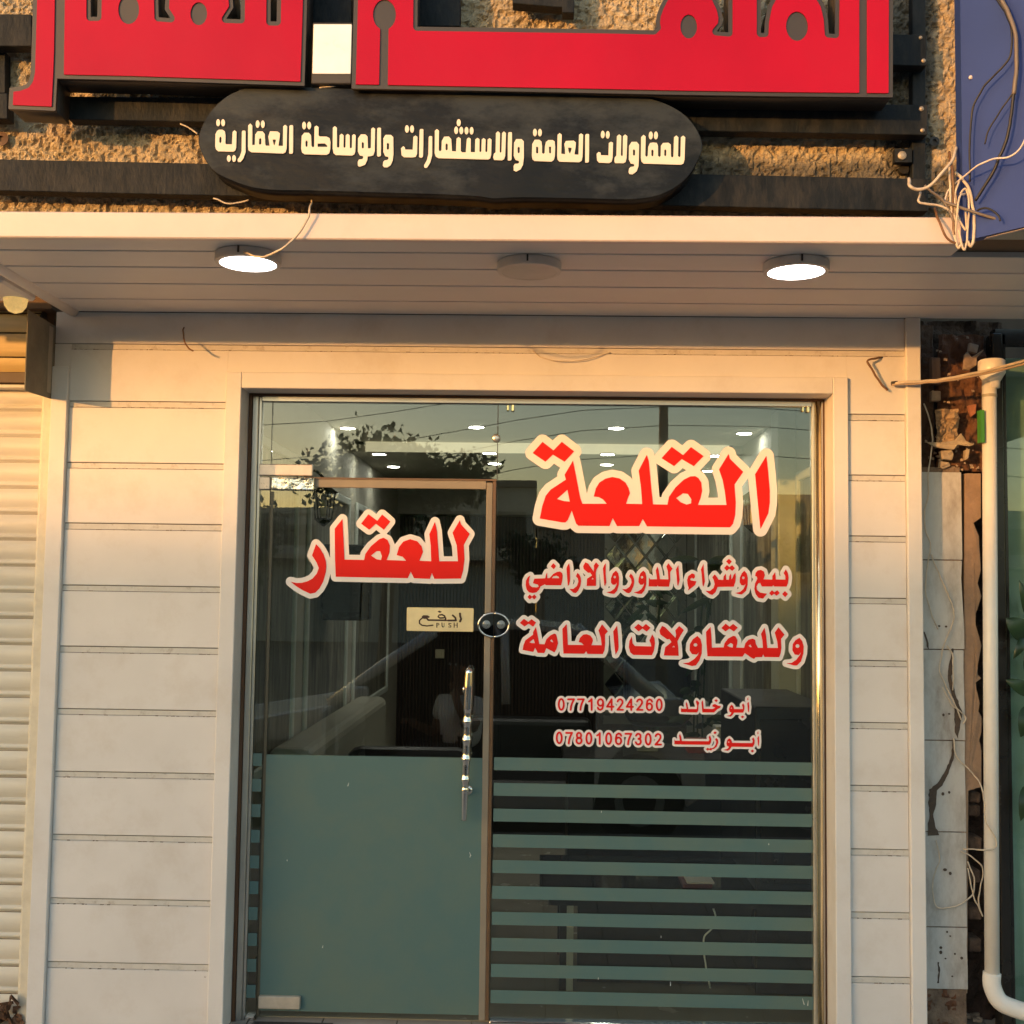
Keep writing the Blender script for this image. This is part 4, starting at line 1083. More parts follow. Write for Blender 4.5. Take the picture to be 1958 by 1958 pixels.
for a, b in zip(jy[:-1], jy[1:]):
    z1, z0_ = Zc(1810, a, YPI), Zc(1810, b, YPI)
    # irregular right edge, some corners broken
    x1a = xp1 + rng.uniform(-.004, 0); x1b = xp1 + rng.uniform(-.003, .002)
    xL = xp0
    mid = [(x1a, z1 - .002), (x1a - rng.uniform(0, .006), z1 - .07), (x1b, z0_ + .09), (x1b, z0_ + .002)]
    outl = [(xL, z1 - .002)] + mid + [(xL, z0_ + .002)]
    n_ = len(outl)
    y0_ = YPI + rng.uniform(-.002, .002)
    vs = [(x, y0_, z) for x, z in outl] + [(x, YPI + .008, z) for x, z in outl]
    MB().add(vs, [tuple(range(n_)), tuple(range(2 * n_ - 1, n_ - 1, -1))] + [(i, n_ + i, n_ + (i + 1) % n_, (i + 1) % n_) for i in range(n_)]).build('tile', tilem, pil, bevel=.0012)
# dark cracks: recessed gaps between broken tile pieces, modelled as strips of missing tile
def strip(pts_l, pts_r, Y, m, parent, name, d=.003):
    def jag(pp, s):
        o_ = []
        for (xa, ya), (xb, yb) in zip(pp[:-1], pp[1:]):
            n_ = max(1, int(math.hypot(xb - xa, yb - ya) / 5))
            o_ += [(xa + (xb - xa) * k / n_ + (rng.uniform(-1.3, 1.3) if k else 0), ya + (yb - ya) * k / n_) for k in range(n_)]
        return o_ + [pp[-1]]
    def resamp(pp, n_):
        P = jag(pp, 1); idx = np.linspace(0, len(P) - 1, n_)
        return [(np.interp(i, range(len(P)), [p[0] for p in P]), np.interp(i, range(len(P)), [p[1] for p in P])) for i in idx]
    nn = max(len(jag(pts_l, 1)), len(jag(pts_r, 1)))
    A = [U(x, y, Y) for x, y in resamp(pts_l, nn)]; B = [U(x, y, Y) for x, y in resamp(pts_r, nn)]
    mm = MB()
    n_ = len(A)
    vs = A + B + [a + Vector((0, d, 0)) for a in A] + [b + Vector((0, d, 0)) for b in B]
    fs = []
    for i in range(n_ - 1):
        fs += [(i, i + 1, n_ + i + 1, n_ + i), (2 * n_ + i, 3 * n_ + i, 3 * n_ + i + 1, 2 * n_ + i + 1), (i, 2 * n_ + i, 2 * n_ + i + 1, i + 1), (n_ + i, n_ + i + 1, 3 * n_ + i + 1, 3 * n_ + i)]
    fs += [(0, n_, 3 * n_, 2 * n_), (n_ - 1, 3 * n_ - 1, 4 * n_ - 1, 2 * n_ - 1)]
    return mm.add(vs, fs).build(name, m, parent)
crk = mat('open_crack', (.085, .062, .048), .95, bump=.8, bscale=50)
strip([(1823, 1415), (1818, 1450), (1806, 1478), (1793, 1498), (1777, 1510), (1776, 1540), (1778, 1555), (1775, 1580), (1774, 1598)], [(1826, 1412), (1824, 1452), (1812, 1482), (1802, 1502), (1791, 1512), (1790, 1540), (1784, 1555), (1788, 1578), (1796, 1597)], YPI - .003, crk, pil, 'crack')
strip([(1821, 1240), (1815, 1270), (1813, 1295), (1820, 1330), (1825, 1350), (1826, 1400)], [(1823, 1240), (1822, 1270), (1820, 1298), (1826, 1325), (1840, 1360), (1832, 1412)], YPI - .003, crk, pil, 'crack')
strip([(1766, 1208), (1770, 1222), (1772, 1236)], [(1768, 1208), (1774, 1224), (1776, 1242)], YPI - .003, crk, pil, 'crack')
strip([(1793, 1840), (1795, 1860), (1792, 1880)], [(1796, 1840), (1797, 1860), (1796, 1880)], YPI - .003, crk, pil, 'crack')
spots = MB()
for (px, py, r) in [(1796, 1197, 2.5), (1809, 1198, 2.5), (1804, 1367, 2.5), (1815, 1365, 2.5), (1803, 1518, 3), (1815, 1515, 2.5), (1802, 1519, 2), (1807, 1663, 4), (1817, 1670, 3), (1811, 1782, 2), (1799, 1812, 3), (1799, 1821, 3), (1821, 1867, 2), (1839, 1832, 3), (1817, 1790, 2), (1826, 1824, 2), (1808, 1833, 2)]:
    c = U(px, py, YPI - .0035); r_ = r / 478
    n_ = 7
    spots.lathe(c, [(r_, 0.0), (r_ * .9, .002)], 'y', n_, sq=rng.uniform(.7, 1.3))
spots.build('chips', crk, pil); tag(pil.children[-1], kind='stuff')
# broken top of the pillar, plaster curling away, bare rusty mass above
def lumpy(name, x0, x1, z0, z1, Y, m, parent, amp=.03, fx=18, step=.009, seed=0, d=.1):
    nx = max(2, int((x1 - x0) / step)); nz = max(2, int((z1 - z0) / step))
    v = []; f = []
    for j in range(nz + 1):
        for i in range(nx + 1):
            x = x0 + (x1 - x0) * i / nx; z = z0 + (z1 - z0) * j / nz
            h = noise.noise((x * fx, seed, z * fx * .8)) * .6 + noise.noise((x * fx * 2.7, seed + 4, z * fx * 2.2)) * .4
            v.append((x, Y - h * amp + (.02 if i in (0, nx) else 0), z))
    for j in range(nz):
        for i in range(nx):
            a = j * (nx + 1) + i; f.append((a, a + 1, a + nx + 2, a + nx + 1))
    me = bpy.data.meshes.new(name); me.from_pydata(v, [], f); me.update()
    return link(name, me, m, parent)
brownm = mat('rusty_brown_wall', (.12, .052, .026), .85, var=.35, scale=9, bump=.8, bscale=50, dirt=.7, dirtcol=(.05, .03, .02), dscale=6)
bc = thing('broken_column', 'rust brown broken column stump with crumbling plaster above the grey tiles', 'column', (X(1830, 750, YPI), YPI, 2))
lumpy('column_face', X(1797, 750, YPI + .05), X(1890, 750, YPI + .05), Zc(1830, 900, YPI + .05), Zc(1830, 640, YPI + .05), YPI + .06, brownm, bc, .045, fx=14, seed=2)
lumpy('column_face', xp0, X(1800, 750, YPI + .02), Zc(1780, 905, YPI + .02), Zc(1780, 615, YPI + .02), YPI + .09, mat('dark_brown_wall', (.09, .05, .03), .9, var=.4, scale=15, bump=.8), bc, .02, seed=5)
lumpy('plaster_curl', X(1793, 840, YPI), X(1836, 840, YPI), Zc(1815, 856, YPI), Zc(1815, 782, YPI), YPI + .0, mat('crumbling_plaster', (.34, .24, .15), .95, var=.4, scale=30, bump=1, bscale=60, dirt=.6, dirtcol=(.12, .07, .04), dscale=25), bc, .045, fx=30, seed=8)
plm = mat('pale_plaster', (.38, .30, .21), .9, dirt=.6, dirtcol=(.15, .1, .06), dscale=20, var=.25, scale=25, bump=.6)
def chunk(pts, Y, d, m, parent, name='plaster_piece'):
    A = [U(x, y, Y + rng.uniform(-.008, .004)) for x, y in pts]; n_ = len(A)
    vs = A + [a + Vector((0, d, 0)) for a in A]
    return MB().add(vs, [tuple(range(n_)), tuple(range(2 * n_ - 1, n_ - 1, -1))] + [(i, n_ + i, n_ + (i + 1) % n_, (i + 1) % n_) for i in range(n_)]).build(name, m, parent, bevel=.002)
chunk([(1772, 845), (1800, 846), (1826, 842), (1838, 828), (1848, 843), (1864, 850), (1855, 853), (1832, 850), (1824, 860), (1800, 857), (1785, 853)], YPI - .035, .012, plm, bc)
chunk([(1799, 862), (1820, 860), (1824, 868), (1821, 880), (1802, 878)], YPI - .01, .03, plm, bc)
chunk([(1847, 860), (1855, 858), (1852, 876), (1846, 880)], YPI - .01, .03, plm, bc)
chunk([(1799, 882), (1815, 884), (1818, 891), (1804, 897), (1798, 894)], YPI - .01, .03, plm, bc)
chunk([(1846, 678), (1850, 672), (1858, 683), (1882, 668), (1878, 674), (1868, 684), (1868, 698), (1852, 708), (1843, 706)], YPI - .01, .02, mat('brown_plaster_bits', (.33, .24, .17), .9, var=.3, scale=20), bc)
chunk([(1854, 655), (1872, 660), (1868, 676), (1852, 672)], YPI + .01, .02, MATS['brown_plaster_bits'], bc)
chunk([(1781, 683), (1798, 684), (1799, 735), (1782, 733)], YPI + .02, .03, mat('wood_batten', (.20, .12, .08), .8, var=.3, scale=10, stretch=(3, 1, .5)), bc, 'batten')
chunk([(1782, 747), (1799, 748), (1799, 766), (1781, 767)], YPI + .01, .03, MATS['brown_plaster_bits'], bc)
chunk([(1852, 775), (1868, 772), (1866, 790), (1858, 797), (1854, 785)], YPI + .02, .02, mat('brick_red', (.30, .12, .07), .9, var=.3, scale=20), bc, 'brick')
# plaster strip right of the pillar (side wall with ragged right edge), bricks below
stripm = mat('brown_render', (.30, .20, .135), .9, var=.2, scale=9, bump=.5, bscale=50, dirt=.4, dirtcol=(.15, .10, .07), dscale=5)
rag = [(1845, 905), (1876, 905), (1876, 990), (1862, 1000), (1872, 1025), (1876, 1090), (1870, 1115), (1877, 1140), (1866, 1175), (1866, 1195), (1872, 1215), (1877, 1235), (1870, 1272), (1870, 1290), (1877, 1297), (1866, 1305), (1868, 1320), (1874, 1345), (1871, 1360), (1877, 1370), (1877, 1400), (1873, 1415), (1877, 1435), (1877, 1505), (1852, 1512), (1850, 1900), (1841, 1900), (1838, 1500), (1843, 1250)]
chunk(rag, YPI + .012, .05, stripm, bc, 'render_strip')
br = thing('brick_gap', 'dark gap with bare bricks between grey tiled pillar and white pipe', 'wall', (X(1865, 1700, .3), .3, 0))
lumpy('gap_back', xp0 + .002, X(1935, 1700, .34), 0, Zc(1865, 615, .34), .34, mat('gap_dark', (.055, .032, .022), .95, var=.5, scale=12, bump=1), br, .05, fx=12, seed=12, step=.02)
for k, (px0, py0, px1, py1) in enumerate([(1853, 1515, 1876, 1535), (1852, 1540, 1876, 1562), (1852, 1600, 1878, 1625), (1854, 1665, 1878, 1690), (1853, 1735, 1878, 1760), (1853, 1795, 1878, 1822)]):
    a, b = U(px0, py0, YPI + .10), U(px1, py1, YPI + .10)
    MB().box(a.x, b.x, YPI + .09 + rng.uniform(0, .03), YPI + .2, b.z, a.z).build('brick', mat('old_brick', (.15, .09, .06), .95, var=.4, scale=25, bump=1, bscale=60), br, bevel=.006)
# foot of the pillar
lumpy('foot', xp0, X(1848, 1930, .06), -.011, Zc(1810, 1890, YPI), YPI + .012, brownm, pil, .05, fx=25, seed=17)
rb2 = MB()
for k in range(70):
    q = UZ(rng.uniform(1768, 1870), rng.uniform(1895, 1962), 0.008); s_ = rng.uniform(.005, .017)
    if q.y > YPI + .3: continue
    q.x = max(q.x, XR + .02)
    pts = [q + Vector((a, b, c)) + Vector([rng.uniform(-s_ * .4, s_ * .4) for _ in range(3)]) for a, b, c in [(-s_, -s_, 0), (s_, -s_, 0), (s_, s_, 0), (-s_, s_, 0), (-s_, -s_, s_), (s_, -s_, s_), (s_, s_, s_), (-s_, s_, s_)]]
    rb2.add(pts, [(0, 1, 2, 3), (7, 6, 5, 4), (0, 4, 5, 1), (1, 5, 6, 2), (2, 6, 7, 3), (3, 7, 4, 0)])
deb = rb2.build('rubble', mat('plaster_crumbs', (.36, .27, .2), .95, var=.4, scale=60)); tag(deb, 'loose crumbs of plaster and brick on the floor by the white pipe', 'rubble', kind='stuff')
crm = MB()
for k in range(55):
    px = rng.uniform(1770, 1874); py = rng.choice([rng.uniform(640, 905), rng.uniform(835, 900)])
    q = U(px, py, YPI + (.02 if px > 1797 else .06)); s_ = rng.uniform(.0015, .0055)
    pts = [q + Vector((a, b, c)) * s_ + Vector([rng.uniform(-s_ * .5, s_ * .5) for _ in range(3)]) for a, b, c in [(-1, -1, -1), (1, -1, -1), (1, 1, -1), (-1, 1, -1), (-1, -1, 1), (1, -1, 1), (1, 1, 1), (-1, 1, 1)]]
    crm.add(pts, [(0, 1, 2, 3), (7, 6, 5, 4), (0, 4, 5, 1), (1, 5, 6, 2), (2, 6, 7, 3), (3, 7, 4, 0)])
crm.build('crumbs', MATS['brown_plaster_bits'], bc); tag(bc.children[-1], kind='stuff')
# PVC pipe
YPP = .045
xpp = X(1889, 1300, YPP); zel = Zc(1889, 1895, YPP); ztp = Zc(1898, 700, YPP)
pvc = mat('white_pvc', (.74, .71, .67), .32, var=.03, dirt=.15, dirtcol=(.45, .36, .26), dscale=9, spec=.5)
pp = thing('drain_pipe', 'white plastic drain pipe standing beside the green tinted window', 'pipe', (xpp, YPP, 0))
R_ = 13.2 / 2200 * (YPP + 4.6)
xtp = X(1892, 760, YPP)
MB().tube([(xtp, YPP, ztp - .03), (xpp, YPP, zel + .05)], R_, 28).build('pipe', pvc, pp, smooth=False)
bodyp = pp.children[-1]
for p_ in bodyp.data.polygons: p_.use_smooth = len(p_.vertices) == 4
MB().lathe((xtp + .01, YPP, ztp - .01), [(.045, .035), (.052, .03), (.053, -.02), (.05, -.025), (R_ + .004, -.055), (R_ + .003, -.08)], n=28).build('coupling', pvc, pp, smooth=True)
el = smooth_pts([(xpp, YPP, zel + .07), (xpp, YPP, zel + .02), (xpp + .025, YPP - .01, zel - .035), (xpp + .085, YPP - .02, zel - .06), (xpp + .12, YPP - .03, zel - .066)], 6)
MB().tube(el, R_ + .006, 24).build('elbow', pvc, pp, smooth=True)
MB().tube([(xpp + .115, YPP - .028, zel - .065), (xpp + .7, YPP - .16, zel - .11)], R_, 24).build('pipe', pvc, pp, smooth=True)
MB().box(X(1877, 800, .0), X(1885, 800, .0), YPP - R_ - .004, YPP - R_ + .03, Zc(1880, 845, 0), Zc(1880, 783, 0)).build('green_label', mat('green_label', (.05, .22, .03), .5), pp, label='green paper label')
MB().lathe((xtp, YPP, Zc(1890, 757, YPP)), [(R_ + .0015, .006), (R_ + .0015, -.006)], n=28).build('pipe_clip', mat('grey_clip', (.3, .27, .22), .5), pp)
# dark frame + tinted window
YNW = .20
nw = thing('neighbour_window', 'tall dark framed window with green tinted glass at the right edge', 'window', (X(1930, 1300, YNW), YNW, 0))
frm = mat('dark_frame', (.018, .015, .013), .25, var=.2)
MB().box(X(1902, 1300, YNW), X(1921, 1300, YNW), YNW - .03, YNW + .05, -.01, Zc(1920, 640, YNW)).build('frame', frm, nw, bevel=.004)
MB().box(X(1921.5, 1300, YNW), X(1929, 1300, YNW), YNW - .02, YNW + .04, -.01, Zc(1920, 640, YNW)).build('frame', frm, nw, bevel=.003)
MB().box(X(1929.5, 1300, YNW), 3.2, YNW - .0, YNW + .01, .0, ZS - .12).build('pane', glassm, nw)
MB().box(1.9, 3.2, YNW + .012, YNW + .018, .0, ZS - .12).build('pane_film', mat('green_window_film', (.24, .38, .34), .4, var=.25, scale=2.5, dirt=.3, dirtcol=(.05, .06, .04), dscale=3), nw)
MB().box(X(1900, 660, YNW), 3.2, YNW - .02, YNW + .04, Zc(1930, 660, YNW), ZS - .002).build('head_frame', frm, nw)
pln = thing('pot_plant', 'dark broad leaved plant against the green tinted window', 'plant', (X(1950, 1300, .12), .12, 0.0))
lfm = mat('leaf_green', (.018, .045, .015), .35, var=.35, scale=12)
stm = MB(); stm.tube(smooth_pts([U(1990, 1950, .12), U(1975, 1600, .13), U(1985, 1300, .13), U(1968, 1150, .14)], 5), .006, 6)
stm.build('stem', lfm, pln)
def leaf(base, tip, wd, m, parent, bend=.02):
    b = Vector(base); t_ = Vector(tip); d = t_ - b
    sd_ = d.cross(Vector((0, -1, 0))).normalized() * wd
    vs = []; N_ = 7
    for k in range(N_ + 1):
        s = k / N_; w_ = math.sin(math.pi * s ** .8) ** .8
        c = b + d * s + Vector((0, -bend * math.sin(math.pi * s), -bend * s * s))
        vs += [c - sd_ * w_ + Vector((0, .006, 0)), c, c + sd_ * w_ + Vector((0, .006, 0))]
    fs = []
    for k in range(N_):
        i = 3 * k; fs += [(i, i + 1, i + 4, i + 3), (i + 1, i + 2, i + 5, i + 4)]
    mb = MB().add(vs, fs)
    o = link('leaf', mb.mesh('leaf', fixn=False), m, parent, smooth=True)
    return o
for (bx, by, tx, ty, wd) in [(1970, 1225, 1924, 1172, .045), (1965, 1180, 1950, 1100, .02), (1960, 1215, 1938, 1250, .02), (1975, 1330, 1923, 1290, .03), (1970, 1350, 1952, 1400, .04), (1965, 1500, 1952, 1560, .03), (1975, 1300, 1960, 1240, .03)]:
    leaf(U(bx, by, .13), U(tx, ty, .10), wd, lfm, pln)

# ================================================================== BLUE SIGN
bsm = mat('blue_sign_sheet', (.028, .056, .23), .55, spec=.2, var=.12, scale=1.6)
bs = thing('blue_sign', 'plain blue sign sheet of the neighbouring shop with cables in front', 'sign', tuple(U(1842, 300, YF)))
P0 = U(1842, 461, YF - .02)
q1 = UZ(2040, 414, P0.z + .0)
dirx = Vector((q1.x - P0.x, q1.y - P0.y, 0))
Ptop = Vector((P0.x, P0.y, 4.4))
bk_ = Vector((0, .05, 0))
MB().hexa([P0, P0 + dirx * 3, Ptop + dirx * 3, Ptop, P0 + bk_, P0 + dirx * 3 + bk_, Ptop + dirx * 3 + bk_, Ptop + bk_]).build('sign_sheet', bsm, bs)
e0 = P0 + Vector((.03, -.012, -.002)) + dirx * .12; e1 = P0 + dirx * 3 + Vector((0, -.012, -.002))
hz = Vector((0, 0, .020))
MB().hexa([e0, e1, e1 + hz, e0 + hz, e0 + Vector((0, .02, 0)), e1 + Vector((0, .02, 0)), e1 + hz + Vector((0, .02, 0)), e0 + hz + Vector((0, .02, 0))]).build('edge_trim', fasc, bs)
def onblue(px, py, off=.01):
    d = fw * FPX + rt * (px - 979) + up * (979 - py)
    nrm = Vector((dirx.y, -dirx.x, 0)).normalized()
    if nrm.y > 0: nrm = -nrm
    o_ = P0 + nrm * off
    return CAM + d * ((o_ - CAM).dot(nrm) / d.dot(nrm))
MB().lathe(onblue(1856, 148, .002), [(.003, -.004), (.006, -.002), (.006, .002)], 'y', 10).build('screw', fasc, bs)

# ================================================================== CABLES
wcab = mat('white_cable', (.56, .47, .37), .55, var=.2, scale=30)
bcab = mat('black_cable', (.015, .014, .018), .5)
brcab = mat('brown_cable', (.16, .08, .035), .5)
def cable(pts, r, m, label, group=None, Y=None, off=None, n=6):
    P = []
    for k, p in enumerate(pts):
        if off is not None: P.append(onblue(p[0], p[1], off + (p[2] if len(p) > 2 else 0)))
        else: P.append(U(p[0], p[1], Y + (p[2] if len(p) > 2 else 0)))
    P = smooth_pts(P, 6)
    P = [p + Vector((noise.noise(p * 31) * .0035, 0, noise.noise(p * 27 + Vector((5, 3, 1))) * .0035)) for p in P]
    mb = MB().tube(P, [r * (.80 + .10 * noise.noise(p * 40)) for p in P], n)
    o = link('cable', mb.mesh('cable', fixn=True), m, None, smooth=True)
    tag(o, label, 'cable', group)
    return o
cable([(596, 384, .05), (592, 400), (587, 419), (568, 450), (540, 475), (509, 490, .05), (484, 489, .1), (466, 481, .16)], .0042, wcab, 'pale cable hanging over the fascia to the leftmost downlight', Y=YF - .02)
cable([(408, 379), (430, 388), (450, 389), (476, 382)], .0035, wcab, 'short pale cable loop under the left end of the oblong black sign', Y=YR - .01)
cable([(458, 173), (485, 166), (515, 163), (545, 166)], .0035, wcab, 'pale cable lying along the top left edge of the oblong black sign', Y=YO + .03)
cable([(610, 169), (630, 165), (652, 161)], .0035, wcab, 'pale cable end just below the white floodlight', Y=YO + .0)
cable([(345, 236), (360, 244), (378, 256)], .003, wcab, 'short pale cable slipping behind the left end of the oblong black sign', Y=YR - .01)
cable([(351, 626, .02), (350, 640, -.02), (354, 655, -.04), (362, 667, -.06), (369, 671, -.07)], .004, brcab, 'brown cable end sticking out of the cream wall at upper left', Y=0)
cable([(1018, 670, .018), (1040, 685, .012), (1075, 691, .005), (1120, 687, .005), (1168, 674, .018)], .0022, wcab, 'thin cable sagging over the header above the door', Y=0)
cable([(1686, 684, .018), (1672, 685, -.01), (1658, 690, -.02), (1665, 703, -.02), (1682, 730, -.01), (1697, 747, .0)], .0055, brcab, 'brown cable loop hanging on the cream wall at upper right', Y=0)
cable([(1708, 733, .0), (1735, 731, -.03), (1790, 727, -.04), (1860, 715, -.05), (1910, 703, -.05), (1985, 683, -.05)], .0075, wcab, 'thick pale twin cable leading right across the white pipe', Y=-.01)
cable([(1705, 735, .0), (1760, 733, -.03), (1860, 720, -.05), (1985, 689, -.05)], .0055, mat('tan_cable', (.42, .3, .2), .5), 'tan cable running under the thick pale twin cable', Y=-.014)
cable([(1704, 733), (1716, 732.5)], .0105, bcab, 'dark tip on the end of the thick pale twin cable', Y=-.012)
G2 = 'tangled cables at the corner of the canopy'
tang = [([(1827, 283, .06), (1823, 302, .02), (1802, 331), (1777, 356), (1755, 362), (1740, 356), (1738, 342, .05)], .0065, wcab),
 ([(1815, 311, .05), (1817, 362), (1819, 400), (1824, 440), (1830, 472)], .0045, wcab),
 ([(1844, 372), (1835, 375, -.02), (1831, 402, -.02), (1828, 443), (1832, 474), (1838, 468)], .0042, wcab),
 ([(1835, 371), (1846, 362), (1853, 391), (1850, 449), (1844, 478), (1838, 460), (1834, 440)], .0042, wcab),
 ([(1828, 330, .04), (1846, 350), (1856, 373), (1863, 412), (1862, 449), (1856, 470), (1850, 460)], .0062, wcab),
 ([(1788, 398, .05), (1798, 431), (1813, 458), (1827, 465)], .005, brcab),
 ([(1759, 367, .03), (1757, 385), (1769, 390), (1802, 393), (1820, 408), (1827, 422)], .0045, wcab),
 ([(1790, 375, .03), (1808, 385), (1864, 406, -.03), (1917, 423, -.05)], .006, mat('grey_cable', (.16, .13, .11), .5)),
 ([(1768, 355), (1790, 372), (1808, 388), (1822, 425)], .005, MATS['grey_cable']),
 ([(1815, 290, .05), (1821, 330), (1823, 370), (1820, 410), (1826, 450)], .005, brcab),
 ([(1840, 340, .02), (1832, 350), (1825, 380), (1835, 420), (1848, 440), (1846, 400)], .004, wcab)]
for k, (p, r, m) in enumerate(tang):
    lab = ['thick pale cable loop, topmost of the corner tangle', 'pale cable hanging straight down in the corner tangle', 'pale narrow loop at the left of the corner tangle', 'pale narrow loop in the middle of the corner tangle', 'thick pale cable arching down the right of the corner tangle', 'brown cable swinging down in front of the fascia end', 'pale kinked cable on the steel bar end beside the tangle', 'grey stiff cable pointing right over the blue sign foot', 'grey cable slanting behind the corner tangle', 'brown cable hanging straight in the corner tangle', 'thin pale cable knotted inside the corner tangle'][k]
    cable(p, r, m, lab, G2, Y=YF - .05)
G3 = 'dark cables hanging over the blue sign'
for k, (p, r, m, lab) in enumerate([([(1895, -20), (1927, 31), (1941, 72), (1945, 124), (1937, 186), (1929, 248), (1910, 306), (1889, 346), (1864, 383)], .006, bcab, 'thick black cable curving down the whole blue sign'),
 ([(1905, -20), (1935, 40), (1944, 90), (1943, 140), (1938, 180)], .008, MATS['grey_cable'], 'thick grey cable at the top right of the blue sign'),
 ([(1930, 20), (1935, 72), (1933, 103), (1914, 132), (1881, 166), (1860, 207), (1855, 259), (1855, 348)], .0038, bcab, 'thin black cable bowing out to the left over the blue sign'),
 ([(1938, 175), (1915, 210), (1895, 240), (1882, 275)], .003, bcab, 'thin short black cable branching off over the blue sign'),
 ([(1868, 402), (1884, 398), (1898, 402), (1908, 412), (1912, 422)], .004, bcab, 'short black cable arch at the foot of the blue sign')]):
    cable(p, r, m, lab, G3, off=.03)
cable([(1806, 385, -.02), (1817, 360, -.03), (1848, 333, -.02), (1869, 317), (1893, 306), (1927, 300), (1945, 290), (1962, 265)], .0036, mat('lilac_white_cable', (.62, .55, .52), .5), 'thin white cable climbing right across the blue sign', off=.06)
G4 = 'thin white cables hanging down the grey tiled pillar'
for k, (p, lab) in enumerate([([(1767, 771), (1780, 815), (1783, 848), (1775, 905), (1775, 949), (1768, 975), (1770, 1014), (1779, 1045), (1772, 1092), (1770, 1128), (1778, 1166), (1793, 1203)], 'white cable hanging at the left edge of the tiled pillar, longest one'),
 ([(1781, 1060), (1803, 1115), (1822, 1161), (1822, 1190), (1806, 1231), (1797, 1278), (1806, 1304), (1824, 1342), (1838, 1376)], 'white cable swinging over the upper middle of the tiled pillar'),
 ([(1811, 1235), (1821, 1252), (1823, 1290), (1822, 1320)], 'short white cable over the narrow crack in the pillar'),
 ([(1802, 1314), (1819, 1345), (1840, 1363), (1847, 1373), (1841, 1385)], 'short hooked white cable in the middle of the pillar'),
 ([(1824, 1412), (1829, 1446), (1855, 1474), (1876, 1503), (1882, 1535), (1885, 1571), (1901, 1597), (1906, 1614), (1899, 1622), (1880, 1625), (1842, 1623)], 'white cable looping across the white pipe'),
 ([(1836, 1628), (1861, 1640), (1879, 1661), (1875, 1697), (1871, 1723), (1878, 1750)], 'white cable curling beside the pipe below the loop'),
 ([(1850, 1647), (1863, 1682), (1859, 1711), (1835, 1730), (1802, 1737), (1788, 1730), (1783, 1706), (1786, 1673), (1797, 1642), (1790, 1607)], 'white cable making a wide bow low on the pillar'),
 ([(1851, 1660), (1862, 1715), (1872, 1735), (1879, 1752)], 'white cable slanting down in the brick gap')]):
    pz = [(a, b, 0) for a, b in p]
    if k == 4: pz = [(a, b, 0 if b < 1500 else -.115) for a, b in p]; pz[-1] = (1842, 1623, -.03)
    cable(pz, .0036, wcab, lab, G4, Y=YPI - .018)
# ================================================================== INTERIOR
RX0, RX1, RY0, RY1, RZ = -1.30, 1.42, .17, 6.3, 2.76
iw = mat('inside_wall', (.42, .40, .33), .7, var=.1, scale=2)
floor_i = MB().box(RX0, RX1, .185, RY1 + .05, -.05, .004).build('floor', mat('inside_floor_tile', (.30, .27, .20), .25, var=.08, scale=4, coat=.2)); tag(floor_i, kind='structure')
ceil_m = mat('inside_ceiling', (.42, .39, .31), .7, var=.03)
ci = MB()
YC = 3.35
ci.box(RX0, RX1, RY0 + .02, YC, RZ, RZ + .05).box(RX0, RX1, YC + .001, RY1, RZ - .07, RZ - .02)
cio = ci.build('ceiling', ceil_m); tag(cio, kind='structure')
cv = MB().box(RX0 + .1, RX1 - .1, YC - .02, YC - .001, RZ - .07, RZ - .001).build('ceiling_cove', mat('cove_lit', (.85, .8, .65), .6, emit=(1, .85, .55), estr=.13)); tag(cv, kind='structure')
wl = MB().box(RX0 - .03, RX0, .19, RY1, 0, RZ + .05).build('wall_left', iw); tag(wl, kind='structure')
wr = MB().box(RX1, RX1 + .012, .19, RY1, 0, RZ + .05).build('wall_right', iw); tag(wr, kind='structure')
wb = MB().box(RX0, RX1, RY1, RY1 + .05, 0, RZ + .02).build('wall_back', mat('inside_dark_wall', (.03, .022, .016), .6)); tag(wb, kind='structure')
# downlights inside
lit_i = mat('inside_lamp_lit', (.9, .9, .9), .5, emit=(1, .95, .88), estr=20)
dm = None
spots_px = [(665, 817, RZ), (911, 815, RZ), (1178, 817, RZ), (1423, 827, RZ), (725, 867, RZ - .07), (936, 865, RZ - .07), (1162, 867, RZ - .07), (1368, 870, RZ - .07), (752, 891, RZ - .07), (946, 885, RZ - .07), (1160, 887, RZ - .07), (1355, 899, RZ - .07)]
for k, (px, py, z) in enumerate(spots_px):
    c = UZ(px, py, z)
    lab = 'small lit ceiling spot inside the shop, seen through the glass'
    if k == 0:
        t0 = thing('ceiling_spot', lab, 'light', (c.x, c.y, z), 'small lit ceiling spots inside the shop')
        MB().lathe((c.x, c.y, z), [(.055, -.0005), (.056, -.006), (.047, -.008)], n=20).build('ring', fasc, t0)
        MB().lathe((c.x, c.y, z), [(.046, -.004), (.046, -.0085), (.02, -.010), (.003, -.010)], n=20).build('lens', lit_i, t0)
        tr_ = t0
    else:
        tr_ = t0.copy(); COL.objects.link(tr_); tr_.location = (c.x, c.y, z)
        for chd in list(t0.children):
            d_ = chd.copy(); COL.objects.link(d_); d_.parent = tr_
    tr_['label'] = ['near row, leftmost small lit spot in the shop ceiling', 'near row, second small lit spot in the shop ceiling', 'near row, third small lit spot, above the large red word', 'near row, rightmost small lit spot in the shop ceiling', 'second row, leftmost small lit spot in the shop ceiling', 'second row, lit spot left of the glass joint', 'second row, lit spot behind the large red word', 'second row, rightmost lit spot behind the red word end', 'third row, leftmost small lit spot over the door', 'third row, lit spot just left of the glass joint', 'third row, lit spot behind the middle of the red word', 'third row, rightmost lit spot in the shop ceiling'][k]
